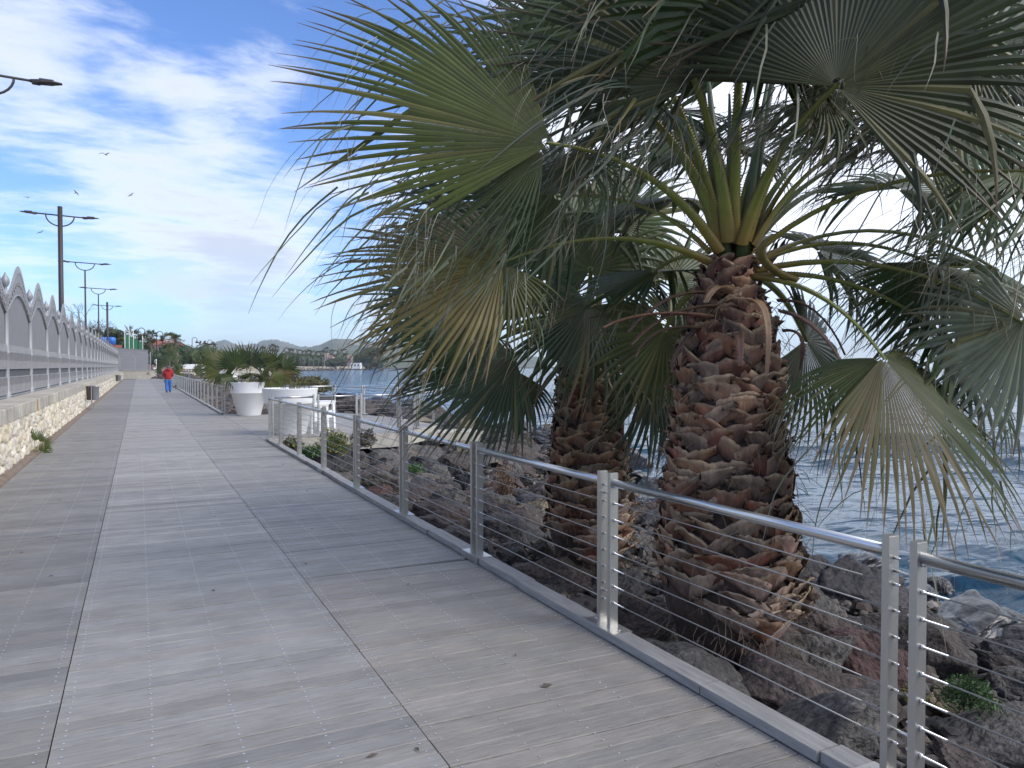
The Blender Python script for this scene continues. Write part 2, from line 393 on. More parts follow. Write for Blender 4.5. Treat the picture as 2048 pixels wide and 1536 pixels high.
# ------------------------------------------------------------------ boardwalk
def make_deck():
    rng = random.Random(5); mb = MB()
    lanes = [(-1.70, -.363), (-.357, 1.127), (1.133, 2.50)]
    bw = .128
    def tone(li, v):
        if li == 0: b = (.232, .224, .218)
        elif li == 1: b = (.302, .293, .286) if v > 4 else (.285, .276, .268)
        else: b = (.270, .262, .257) if v > 5.8 else (.292, .272, .255)
        if v > 24 and (int(v/6.1) % 2): b = tuple(x*.9 for x in b)
        k = rng.gauss(1, .065)
        if rng.random() < .08: k *= .86
        if rng.random() < .06: k *= 1.08
        wv = rng.uniform(-.006, .006)
        return (b[0]*k*1.02+wv, b[1]*k, b[2]*k*.93-wv)
    v = -1.5
    rows = []
    while v < 112:
        g = .006; st = bw if v < 45 else bw*4
        for li, (a, b) in enumerate(lanes):
            z = rng.uniform(-.0022, .0022); off = 0
            if v > 108.5 and li == 0: continue
            mb.cc = tone(li, v)
            a2, b2 = a+rng.uniform(-.003, .003) if li == 0 else a, b
            if v < 30:
                e = rng.uniform(.0015, .005); w0, w1 = v, v+st-g      # board with eased edges
                sk = -.05 if (li == 2 and v < 5.8) else 0
                vs = [(a2, w0, z-e), (b2, w0+sk, z-e), (b2, w0+e+sk, z), (a2, w0+e, z), (b2, w1-e+sk, z), (a2, w1-e, z), (b2, w1+sk, z-e), (a2, w1, z-e),
                      (a2, w0, z-.03), (b2, w0+sk, z-.03), (b2, w1+sk, z-.03), (a2, w1, z-.03)]
                mb.add(vs, [(0, 1, 2, 3), (3, 2, 4, 5), (5, 4, 6, 7), (8, 9, 1, 0), (7, 6, 10, 11), (8, 0, 3, 5, 7, 11), (9, 10, 6, 4, 2, 1)])
            else: mb.box((a2, v, z-.03), (b2, v+st-.005, z))
        rows.append(v); v += st
    # side deck lanes of the seaward terrace
    poly = TERR
    v = 17.62
    while v < 27.4:
        u0 = 2.51
        # width of the terrace at this v
        def edge(vv):
            xs = []
            for i in range(len(poly)):
                (x0, y0), (x1, y1) = poly[i], poly[(i+1) % len(poly)]
                if (y0 <= vv) != (y1 <= vv): xs.append(x0+(x1-x0)*(vv-y0)/(y1-y0))
            return max(xs) if xs else u0
        e = edge(v+.06)
        if e > u0+.2:
            u = u0
            while u < e:
                u2 = min(u+1.5, e); mb.cc = tone(1, v); mb.box((u, v, -.03), (u2-.006, v+bw-.004, rng.uniform(-.001, .001))); u += 1.5
        v += bw
    v = 96.0
    while v < 106: mb.cc = tone(1, v); mb.box((2.51, v, -.03), (12.0, v+.49, 0)); v += .5
    mb.mi = 1
    for v in rows:
        if v > 16: break
        for a, b in lanes:
            for k in range(5):
                u = a+.045+(b-a-.09)*k/4
                for q in (.028, .098):
                    if rng.random() < .06: continue
                    c = (u+rng.uniform(-.004, .004), v+q+rng.uniform(-.003, .003), .0022); r = .0055
                    mb.add([(c[0]+r*math.cos(t), c[1]+r*math.sin(t), c[2]) for t in [i*math.pi/3 for i in range(6)]], [(0, 1, 2, 3, 4, 5)])
    # dark carriers under the boards
    mb.mi = 2
    mb.box((-1.69, -1.5, -.28), (2.5, 112, -.034))
    tag(mb.build('boardwalk', [M['deck'], M['screw'], M['ground']]), kind='structure')
    # timber kerb along the seaward edge, in lengths
    kb = MB(); v = -1.9; i = 0
    def kerb(v0, v1):
        nonlocal i
        v = v0
        while v < v1:
            e = min(v+2.0, v1); o = .014*(i % 3 == 1)
            kb.box((2.505+o, v+.004, .004), (2.63+o, e-.004, .052)); v = e; i += 1
    kerb(-1.81, 2.92); kerb(2.92, 17.4); kerb(27.7, 95.8)
    ub = kb; ub.box((2.52, -1.8, -.25), (2.61, 17.4, -.002)); ub.box((2.52, 27.7, -.25), (2.61, 95.8, -.002))
    tag(kb.build('kerb', M['kerb']), kind='structure')
TERR = [(2.65, 17.62), (5.8, 18.0), (7.4, 19.8), (7.35, 22.9), (6.8, 25.0), (6.2, 26.7), (2.65, 27.5)]
make_deck()
def make_terrace_edge():
    mb = MB()
    pts = [Vector((x, y, 0)) for x, y in TERR]
    for a, b in zip(pts[:-1], pts[1:]):
        d = (b-a); L = d.length; d.normalize(); n = Vector((d.y, -d.x, 0))
        mb.obox((a+b)/2+n*.06-Vector((0, 0, .17)), d, n, VU, L/2+.03, .05, .166)
    for x, y in ((3.3, 18.3), (5.4, 18.6), (6.9, 20.2), (6.9, 23.5), (5.8, 26)):
        mb.box((x-.15, y-.15, -1.5), (x+.15, y+.15, -.035))
    tag(mb.build('terrace_edge_beam', M['conc']), kind='structure')
make_terrace_edge()
mb = MB(); mb.smooth = True
rng = random.Random(8)
vs = []; n = 6
V = [5+i*.25 for i in range(430)]
for v in V:
    for j in range(n): vs.append((-1.99+j*.058, v, -.10+.05*(1-j/(n-1))+.10*(1 if j < n-1 else .3)+rng.uniform(-.012, .012)))
mb.add(vs, [(i*n+j, i*n+j+1, (i+1)*n+j+1, (i+1)*n+j) for i in range(len(V)-1) for j in range(n-1)])
tag(mb.build('soil_strip', M['soil']), kind='structure')

# ------------------------------------------------------------------ cable railings
FH = [.87-.1015*i for i in range(8)]       # cable heights above the post foot (z=.05)
def railing(name, pts, step, label, near=False, pairgap=.115, closed=False, ends=True, cables_long=False, foot=.05, H=.95, stations=None):
    root = empty(name, (*pts[0], 0), label, 'railing', 'cable railings of the promenade')
    org = root.location
    # stations with directions
    st = []
    if stations: st = stations
    else:
        for a, b in zip(pts[:-1], pts[1:]):
            a = Vector((*a, 0)); b = Vector((*b, 0)); L = (b-a).length; n = max(1, round(L/step))
            for i in range(n): st.append((a+(b-a)*i/n, (b-a).normalized()))
        st.append((Vector((*pts[-1], 0)), (Vector((*pts[-1], 0))-Vector((*pts[-2], 0))).normalized()))
    posts = []
    for i, (c, d) in enumerate(st):
        n = Vector((d.y, -d.x, 0))
        offs = [-pairgap/2, pairgap/2]
        if i == 0: offs = [pairgap/2]
        if i == len(st)-1: offs = [-pairgap/2]
        bm = MB(); bm.obox(c+Vector((0, 0, foot-.002)), d, n, VU, .17 if len(offs) == 2 else .09, .067, .008)
        if near:
            bm.obox(c-n*.068+Vector((0, 0, foot/2)), d, n, VU, .17 if len(offs) == 2 else .09, .003, foot/2+.004)
            for q in (-.13, .13): bm.tube([c+d*q+Vector((0, 0, foot)), c+d*q+Vector((0, 0, foot+.012))], .009, 6)
        bm.build('base_plate', M['steel'], root, org)
        for o in offs:
            p = c+d*o; pm = MB(); h = H
            pm.obox(p+Vector((0, 0, foot+h/2)), d, n, VU, .0155, .0285, h/2)
            if near: pm.obox(p+Vector((0, 0, foot+h+.0015)), d, n, VU, .0135, .0265, .0025)
            if not near:
                for z in FH: pm.obox(p+Vector((0, 0, foot+z)), d, n, VU, .03, .006, .006)
            pm.build('post', M['steel'], root, org)
        if len(offs) == 2:
            for z in (FH[0]-.05, FH[6]-.05):
                lm = MB(); lm.tube([c-d*pairgap/2+Vector((0, 0, foot+z)), c+d*pairgap/2+Vector((0, 0, foot+z))], .006, 6)
                lm.build('link_rod', M['polish'], root, org)
    runs = list(zip(st[:-1], st[1:]))
    if not cables_long:
        for (a, da), (b, db) in runs:
            d = (b-a).normalized(); p0 = a+d*pairgap/2; p1 = b-d*pairgap/2
            z = Vector((0, 0, foot+H-.055))
            r = MB(); r.tube([p0+z, p1+z], .021, 14); r.build('handrail', M['polish'], root, org)
        cc = 0
        for (a, da), (b, db) in runs:
            d = (b-a).normalized(); p0 = a+d*(pairgap/2+.02); p1 = b-d*(pairgap/2+.02)
            for z in FH:
                r = MB(); q = Vector((0, 0, foot+z)); e0, e1 = p0+q, p1+q
                if near:      # threaded end through the post, nut, swaged sleeve, rope, and the same again
                    Ls = (e1-e0).length; X = [(-.062, .002), (-.056, .006), (-.036, .0065), (-.036, .003), (-.004, .003), (-.004, .009), (.006, .009), (.006, .0044), (.10, .0042), (.10, .0026)]
                    r.mi = 1; r.tube([e0+d*x for x, _ in X], [a for _, a in X], 7); r.tube([e1-d*x for x, _ in X], [a for _, a in X], 7); r.mi = 0
                    e0 = e0+d*.095; e1 = e1-d*.095
                r.tube([e0, e1], .0032 if near else .003, 6); r.build('cable', [M['cable'], M['polish']], root, org); cc += 1
    else:
        p0, p1 = st[0][0], st[-1][0]
        z = Vector((0, 0, foot+H-.055)); r = MB(); r.tube([p0+z, p1+z], .021, 10); r.build('handrail', M['polish'], root, org)
        for z in FH:
            r = MB(); q = Vector((0, 0, foot+z)); r.tube([p0+q, p1+q], .003, 5); r.build('cable', M['cable'], root, org)
    return root
D = Vector((0, 1, 0)); U0 = 2.577
railing('cable_railing', [(U0, -.19)], 2, 'near steel post and cable railing on the kerb, running past the big palm trunk', near=True,
        stations=[(Vector((U0, v, 0)), D) for v in (-.19, 1.86, 3.86, 5.86, 7.84, 9.82, 11.8, 13.8, 15.8, 17.25)])
railing('cable_railing', [TERR[0], TERR[1], TERR[2]], 1.0, 'steel railing along the near edge of the side terrace, just left of the palm fronds')
railing('cable_railing', [TERR[2], TERR[3], TERR[4], TERR[5]], 1.55, 'steel railing along the far seaward edge of the side terrace, water behind it')
railing('cable_railing', [(U0, 27.75), (U0, 76)], 2.0, 'long steel railing receding from the white planters to the person in red', cables_long=True)
railing('cable_railing', [(TERR[5][0], TERR[5][1]), (U0, 27.55)], 2.0, 'short low steel railing behind the nearer white planter')
railing('cable_railing', [(3.0, 95.9), (12, 95.9), (12, 106)], 2.4, 'distant steel railing round the second terrace with the small planters')

# ------------------------------------------------------------------ boundary wall on the left
def cells(v0, v1, z0, z1, sv, sz, seed):
    r = np.random.RandomState(seed); pts = []; cols = []
    nz = max(1, int(round((z1-z0)/sz)))
    for j in range(nz+2):
        v = v0-sv+r.rand()*sv
        while v < v1+sv:
            pts.append((v+r.uniform(-.3, .3)*sv, z0+(j-.5)*sz+r.uniform(-.3, .3)*sz)); v += sv*r.uniform(.6, 1.4)
            k = r.uniform(.75, 1.12); w = r.uniform(-.06, .06)
            cols.append((.64*k, (.575-w*.4)*k, (.46-w)*k))
    return np.array(pts), np.array(cols)
def make_wall():
    UW = -1.95
    root = empty('boundary_wall', (UW, 5, 0), 'long cream rubble stone wall with flat coping along the left of the boardwalk', 'wall')
    v0, v1 = 5, 110; z0, z1 = -.12, .755
    pts, cols = cells(v0, v1, z0, z1, .27, .30, 3)
    vv = []; v = v0
    while v < v1: vv.append(v); v += .03 if v < 34 else (.08 if v < 60 else .3)
    vv.append(v1); vv = np.array(vv); zz = np.linspace(z0, z1, 36)
    order = np.argsort(pts[:, 0]); pts = pts[order]; cols = cols[order]
    vs = []; cl = []
    rr = np.random.RandomState(1)
    for v in vv:
        i0, i1 = np.searchsorted(pts[:, 0], (v-1.1, v+1.1)); p = pts[i0:i1]; cc = cols[i0:i1]
        wob = .06*np.sin(zz*9+v*4)+.035*np.sin(zz*23-v*9)+.015*np.sin(zz*51+v*31)
        d = np.sqrt((p[None, :, 0]-v-wob[:, None])**2+((p[None, :, 1]-zz[:, None])*1.35)**2)
        ix = np.argsort(d, 1)[:, :2]; d0 = d[np.arange(len(zz)), ix[:, 0]]; d1 = d[np.arange(len(zz)), ix[:, 1]]
        e = np.clip((d1-d0)/.055, 0, 1); bulge = e**.7*.045+np.clip((d1-d0)/.12, 0, 1)*.02+.02*np.sin(zz*17+v*13)*np.sin(v*21-zz*8)+(ix[:, 0]*37 % 11)*.003
        bulge += rr.uniform(-.011, .011, len(zz))
        for k in range(len(zz)):
            c = cc[ix[k, 0]]; m = np.array((.36, .31, .24)); t = min(1, e[k]*1.4)
            vs.append((UW+bulge[k], v, zz[k])); cl.append(tuple(m*(1-t)+c*t))
    n = len(zz); mb = MB(); mb.smooth = True
    mb.add(vs, [(i*n+j, (i+1)*n+j, (i+1)*n+j+1, i*n+j+1) for i in range(len(vv)-1) for j in range(n-1)], cl)
    mb.smooth = False; mb.cc = (.5, .45, .36)
    mb.box((UW-.62, v0, -.3), (UW+.012, v1, .75))
    mb.box((UW-.62, v1, -.3), (UW+.09, v1+.05, .75))
    mb.build('stone_face', M['stone'], root, root.location)
    cp = MB(); r = random.Random(2); v = v0
    while v < v1:
        L = r.uniform(.9, 1.5); L = min(L, v1-v+.01); k = r.uniform(.85, 1.12)
        base = (.43*k, .395*k, .33*k)
        # front strip split into slivers so a stain has its own colour
        ns = 10; e = .012
        for s_ in range(ns):
            a = v+.005+(L-.01)*s_/ns; b = v+.005+(L-.01)*(s_+1)/ns
            c = base
            q = r.random()
            if q < .03: c = (base[0]*.85, base[1]*.62, base[2]*.4)
            elif q < .16: c = tuple(x*.88 for x in base)
            if 16.5 < v < 17.9 and s_ in (5, 6): c = (.36, .17, .05)
            cp.add([(UW+.085, a, .757), (UW+.085, b, .757), (UW+.085, b, .985-e), (UW+.085, a, .985-e), (UW+.085-e, b, .985), (UW+.085-e, a, .985)],
                   [(0, 1, 2, 3), (3, 2, 4, 5)], [c]*6)
        cp.cc = base
        cp.add([(UW-.64, v+.005, .985), (UW+.085-e, v+.005, .985), (UW+.085-e, v+L-.005, .985), (UW-.64, v+L-.005, .985)], [(0, 1, 2, 3)])
        cp.box((UW-.63, v+.006, .757), (UW+.07, v+L-.006, .983))
        cp.add([(UW+.07, v+.005, .757), (UW+.07, v+.005, .985), (UW+.085, v+.005, .975), (UW+.085, v+.005, .757)], [(0, 1, 2, 3)])
        v += L
    cp.build('coping', M['coping'], root, root.location)
make_wall()
def make_fence():
    UF = -2.45; W = 3.85; ZB = .985
    root = empty('ornamental_fence', (UF, 11, ZB), 'tall grey ornamental iron fence with arched crested panels on top of the stone wall', 'fence')
    def post_mesh():
        m = MB(); m.smooth = True
        m.lathe([(.075, -.0), (.075, .14), (.05, .16), (.052, .9), (.068, .92), (.068, .98), (.05, 1.0), (.045, 2.1), (.066, 2.13), (.066, 2.19), (.04, 2.22), (.03, 2.3),
                 (.055, 2.33), (.082, 2.40), (.075, 2.47), (.03, 2.55), (.004, 2.62)], (0, 0, 0), 12)
        return m
    def panel_mesh():
        f = MB()
        hw = W/2-.05
        def arch(t, lo, hi): # t in -1..1
            return lo+(hi-lo)*max(0, math.cos(t*math.pi/2))**(1.8 if hi > 2.5 else 1.05)
        # rails
        for z, h in ((.10, .03), (.44, .02), (.62, .02), (.97, .03)): f.box((-.02, -hw, z-h/2), (.02, hw, z+h/2))
        f.box((-.03, -hw, .02), (.0, hw, .045))
        for i in range(9): y = -hw+.2+i*(2*hw-.4)/8; f.box((-.022, y-.012, 0), (-.006, y+.012, .09))
        nb = 30
        for i in range(nb):
            y = -hw+.06+i*(2*hw-.12)/(nb-1)
            for a, b in ((.115, .43), (.63, .955)):
                m_ = (a+b)/2
                f.add([(.006, y-.012, a), (.006, y+.012, a), (.006, y+.045, m_), (.006, y+.018, m_), (.006, y-.012, b), (.006, y+.012, b),
                       (-.006+.03, y-.012, a), (-.006+.03, y+.012, a), (.024, y+.045, m_), (.024, y+.018, m_), (.024, y-.012, b), (.024, y+.012, b)],
                      [(6, 7, 8, 9), (9, 8, 11, 10), (1, 0, 3, 2), (2, 3, 4, 5), (0, 6, 9, 3), (7, 1, 2, 8), (3, 9, 10, 4), (8, 2, 5, 11)])
            f.add([(.028, y-.035, .97), (.028, y+.035, .97), (.028, y, 1.12), (.016, y-.035, .97), (.016, y+.035, .97), (.016, y, 1.12)], [(0, 1, 2), (5, 4, 3), (0, 2, 5, 3), (2, 1, 4, 5)])
        # crest between two arches
        N_ = 34; up = []; lo = []
        for i in range(N_+1):
            t = -1+2*i/N_; y = t*hw
            lo.append(Vector((.01, y, arch(t, 1.78, 2.28)))); up.append(Vector((.01, y, arch(t, 2.06, 2.80))))
        f.tube(lo, .018, 6); f.tube(up, .014, 6)
        for i in range(1, N_):
            a, b = lo[i], up[i]
            f.box((.002, a.y-.016, a.z), (.018, a.y+.016, b.z))
            f.add([(b.x+.008, b.y-.045, b.z), (b.x+.008, b.y+.045, b.z), (b.x+.008, b.y, b.z+.15), (b.x-.008, b.y-.045, b.z), (b.x-.008, b.y+.045, b.z), (b.x-.008, b.y, b.z+.15)],
                  [(0, 1, 2), (5, 4, 3), (0, 2, 5, 3), (2, 1, 4, 5)])
            if i % 2 == 0:
                c = (a+b)/2
                for rr_ in (.3,): f.tube([c+Vector((.012, .05*math.cos(q), .05*math.sin(q))) for q in [k*math.pi/4 for k in range(9)]], .009, 4, cap=False)
        for sgn in (-1, 1):   # scrolls where the arch meets the post
            f.tube([Vector((.012, sgn*(hw-.14+.10*math.cos(q)*(1-q/9)), 1.92+.10*math.sin(q)*(1-q/9))) for q in [k*.5 for k in range(14)]], .014, 5)
        s = MB(); ns = 64
        for i in range(ns):
            t0 = -1+2*i/ns; t1 = -1+2*(i+1)/ns; x0 = -.03+.012*(i % 2); x1 = -.03+.012*((i+1) % 2)
            z1 = arch(t1, 1.78, 2.28)+.6*(arch(t1, 2.06, 2.80)-arch(t1, 1.78, 2.28)); z0 = arch(t0, 1.78, 2.28)+.6*(arch(t0, 2.06, 2.80)-arch(t0, 1.78, 2.28))
            s.add([(x0, t0*hw, .96), (x1, t1*hw, .96), (x1, t1*hw, z1), (x0, t0*hw, z0), (x0-.006, t0*hw, .96), (x1-.006, t1*hw, .96), (x1-.006, t1*hw, z1), (x0-.006, t0*hw, z0)], [(0, 1, 2, 3), (7, 6, 5, 4), (3, 2, 6, 7)])
        s.mi = 1; s.box((-.03, -hw, .08), (-.022, hw, .957)); s.mi = 0
        return f, s
    pm = post_mesh(); fm, sm = panel_mesh()
    p0 = pm.build('post', M['fence'], root); f0 = fm.build('panel', M['fence'], root); s0 = sm.build('backing_sheet', [M['sheet'], M['slot']], f0)
    n = 26
    for i in range(n+1):
        y = 10.95-11+i*W*.985
        q = p0 if i == 0 else p0.copy()
        if i: COL.objects.link(q); q.parent = root
        q.location = (0, y, 0)
        if i < n:
            q = f0 if i == 0 else f0.copy()
            if i: COL.objects.link(q); q.parent = root
            q.location = (0, y+W*.985/2, 0)
            if i:
                s2 = s0.copy(); COL.objects.link(s2); s2.parent = q
make_fence()
# ------------------------------------------------------------------ fan leaves
WIND = V3(-1.0, 0, -.1)
def lerp3(a, b, t): return tuple(a[i]+(b[i]-a[i])*t for i in range(3))
def fan_leaf(mb, hub, D, N, R, rng, n=40, spread=150, droop=.35, wind=.12, tone=(.045, .075, .035), inner=None, torn=.16, fuse=.47, cup=.17, threads=0, strands=0, tipc=(.22, .13, .08), fold=.22, bend=None, lite=False, brownside=0):
    D = D.normalized(); N = (N-D*N.dot(D)).normalized(); Sd = D.cross(N).normalized()
    G = Vector((0, 0, -1))*1.0
    inner = inner or lerp3(tone, (.16, .15, .05), .35)
    da = math.radians(spread)*2/n
    ts = [0.03, .18, .35, .5, .62, .74, .85, .94, 1.0] if not lite else [.05, .5, .8, 1.0]
    ext = []
    for i in range(n):
        phi = -math.radians(spread)+da*(i+.5)
        a = abs(phi)/math.radians(spread)
        Rl = R*(1.0-.30*a**2.2)*rng.uniform(.93, 1.05)
        costa = D*(R*.10*(1-a))
        dr = droop*rng.uniform(.3, 1.9)*(1+.5*a); wd = wind*rng.uniform(.5, 1.5)
        isl = rng.random() < torn
        brkf = rng.uniform(.15, .9)
        if isl: dr *= rng.uniform(1.2, 2.5); wd *= 1.6
        dphi = rng.gauss(0, .10); brk = rng.uniform(.45, .62) if isl else 2
        fz = fuse*rng.uniform(.88, 1.12)
        jn = rng.gauss(0, .02)*R
        k = rng.uniform(.78, 1.22); c0 = tuple(x*k for x in tone); ci = tuple(x*k for x in inner)
        if rng.random() < .10: c0 = lerp3(c0, (.20, .17, .06), rng.uniform(.3, .8))
        if brownside and phi*brownside > .2: c0 = lerp3(c0, (.21, .145, .075), rng.uniform(.35, .85)); ci = lerp3(ci, (.2, .15, .08), .5)
        vs = []; cl = []; p = hub.copy(); cur = None; pt = 0
        for j, t in enumerate(ts):
            ph = phi+dphi*max(0, t-fz)
            di = D*math.cos(ph)+Sd*math.sin(ph)
            r = Rl*t
            if cur is None: cur = (di-N*cup*(abs(math.sin(phi))**1.5)).normalized()
            else: cur = (cur-N*cup*.5*(t-pt)+N*jn*8*max(0, t-max(pt, fz))).normalized()
            u = max(0, t-fz)/(1-fz); du = max(0, t-max(pt, fz))/(1-fz)
            cur = (cur+G*(dr*1.05*du*(.4+1.2*u))+WIND*(wd*2*du)).normalized()
            if isl and t > brk and pt <= brk: cur = (cur*brkf+G*.9+WIND*wd*1.2).normalized()
            p = p+cur*(Rl*(t-pt) if t > fz else R*(1.0-.30*a**2.2)*(t-pt))+(costa*.5*min(1, t*2.5)-costa*.5*min(1, pt*2.5))
            pt = t
            di = cur
            # half width
            if t <= fz: hw = r*math.tan(da/2)*1.16
            else:
                w0 = Rl*fz*math.tan(da/2)*1.16; x = (t-fz)/(1-fz); hw = w0*(1-x**1.08)+.0012
            perp = N.cross(di)
            perp = perp.normalized() if perp.length > .15 else (D*-math.sin(phi)+Sd*math.cos(phi))
            Nl = di.cross(perp).normalized()
            tw = rng.gauss(0, .25)*u+(.5 if isl else .15)*u*math.sin(i*2.3)
            pp = perp*math.cos(tw)+Nl*math.sin(tw); nn = Nl*math.cos(tw)-perp*math.sin(tw)
            fd = hw*fold*2*(1 if t < fz else 1.2)
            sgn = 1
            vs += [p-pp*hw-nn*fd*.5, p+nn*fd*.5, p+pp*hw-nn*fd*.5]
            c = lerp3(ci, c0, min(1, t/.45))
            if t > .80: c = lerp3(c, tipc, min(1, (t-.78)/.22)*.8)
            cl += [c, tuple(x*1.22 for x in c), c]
        fs = []
        m_ = len(ts)
        for j in range(m_-1):
            b = j*3
            fs += [(b, b+1, b+4, b+3), (b+1, b+2, b+5, b+4)]
        mb.smooth = False
        mb.mi = 0; mb.add(vs, fs, cl)
        ext.append((Vector(vs[3*(m_//2)]), Vector(vs[-2]), di))
    for _ in range(strands):                        # split ribbons that hang and blow from the blade
        a, b, di = rng.choice(ext); q0 = rng.uniform(-.2, .5); p = a.lerp(b, q0) if q0 > 0 else hub.lerp(a, 1+q0); Ls = R*rng.uniform(.25, .62); w = rng.uniform(.0025, .0085)
        x = di*rng.uniform(.3, 1)+Vector((rng.gauss(0, .5), rng.gauss(0, .5), rng.gauss(.1, .35)))+WIND*wind*2; k = rng.uniform(.8, 1.5); cc = tuple(min(1, v_*k) for v_ in lerp3(tone, (.20, .21, .15), rng.uniform(.1, .75))); vv = []; cl = []
        tx = Vector((rng.gauss(0, 1), rng.gauss(0, 1), rng.gauss(0, 1)))
        for s_ in range(8):
            t = s_/7; x = x.normalized()+Vector((rng.gauss(0, .10), rng.gauss(0, .10), -.30))+WIND*wind*.9; p = p+x.normalized()*Ls/7; ax = x.cross(tx).normalized(); h = w*(1-t**1.6)+.0007; vv += [p-ax*h, p+ax*h]; cl += [lerp3(cc, tipc, max(0, t-.7)*2)]*2
        mb.mi = 0; mb.add(vv, [(2*s_, 2*s_+1, 2*s_+3, 2*s_+2) for s_ in range(7)], cl)
    if threads:
        mb.mi = 1
        for _ in range(threads):
            a, b, di = rng.choice(ext); p = a.lerp(b, rng.uniform(0, .6)); L = R*rng.uniform(.10, .34); pts = []
            w = rng.uniform(.0008, .0018)
            x = Vector((rng.uniform(-1, 1), rng.uniform(-1, 1), rng.uniform(-.8, .2)))*.4+di*.4+WIND*.25
            cur = p; vv = []
            for k in range(7):
                t = k/6; x = x+Vector((rng.uniform(-.25, .25), rng.uniform(-.25, .25), -.32)); cur = cur+x.normalized()*L/6
                ax = x.cross(VF).normalized(); vv += [cur-ax*w*(1.3-t), cur+ax*w*(1.3-t)]
            mb.add(vv, [(2*k, 2*k+1, 2*k+3, 2*k+2) for k in range(6)], [(1, 1, 1)]*14)
        mb.mi = 0
def bez(p0, p1, p2, n):
    return [p0*(1-t)**2+p1*2*t*(1-t)+p2*t*t for t in [i/(n-1) for i in range(n)]]
def petiole(mb, base, ctrl, hub, w0, w1, n=12, teeth=True, cb=(.30, .20, .05), cm=(.24, .30, .06), ct=(.20, .24, .06), side=None):
    pts = bez(base, ctrl, hub, n)
    cols = [lerp3(cb, cm, min(1, i/(n*.28))) if i < n*.28 else lerp3(cm, ct, i/n) for i in range(n)]
    rad = [w1+(w0-w1)*(1-i/(n-1))**1.6 for i in range(n)]
    vs = []; cl = []; ed = []
    for i, p in enumerate(pts):
        d = (pts[min(i+1, n-1)]-pts[max(i-1, 0)]).normalized()
        s = side if side is not None else d.cross(VU)
        s = (s-d*s.dot(d)); s = s.normalized() if s.length > 1e-3 else d.cross(Vector((1, 0, 0))).normalized()
        up = s.cross(d).normalized()
        if up.z < 0: up = -up
        r = rad[i]
        prof = [(-1, .12), (-.55, -.38), (0, -.55), (.55, -.38), (1, .12), (.6, .05), (0, -.12), (-.6, .05)]
        for a, b in prof: vs.append(p+s*r*a+up*r*b); cl.append(cols[i] if b < .1 else lerp3(cols[i], (.22, .13, .05), .55))
        ed.append((p+s*r+up*r*.12, p-s*r+up*r*.12, s, d))
    fs = []
    for i in range(n-1):
        for k in range(8): fs.append((i*8+k, i*8+(k+1) % 8, (i+1)*8+(k+1) % 8, (i+1)*8+k))
    mb.smooth = True; mb.add(vs, fs, cl); mb.smooth = False
    if teeth:
        L = sum((pts[i+1]-pts[i]).length for i in range(n-1)); m_ = int(L/.022)
        for q in range(m_):
            t = q/m_*.93; f = t*(n-1); i = int(f); g = f-i
            for e in (0, 1):
                p = ed[i][e].lerp(ed[i+1][e], g); s = ed[i][2]*(1 if e == 0 else -1); d = ed[i][3]
                h = .012
                mb.add([p-d*.005, p+d*.005, p+s*h-d*.006+VU*.003, p-VU*.004], [(0, 1, 2), (0, 2, 3), (1, 3, 2)], [(.20, .11, .05)]*4)

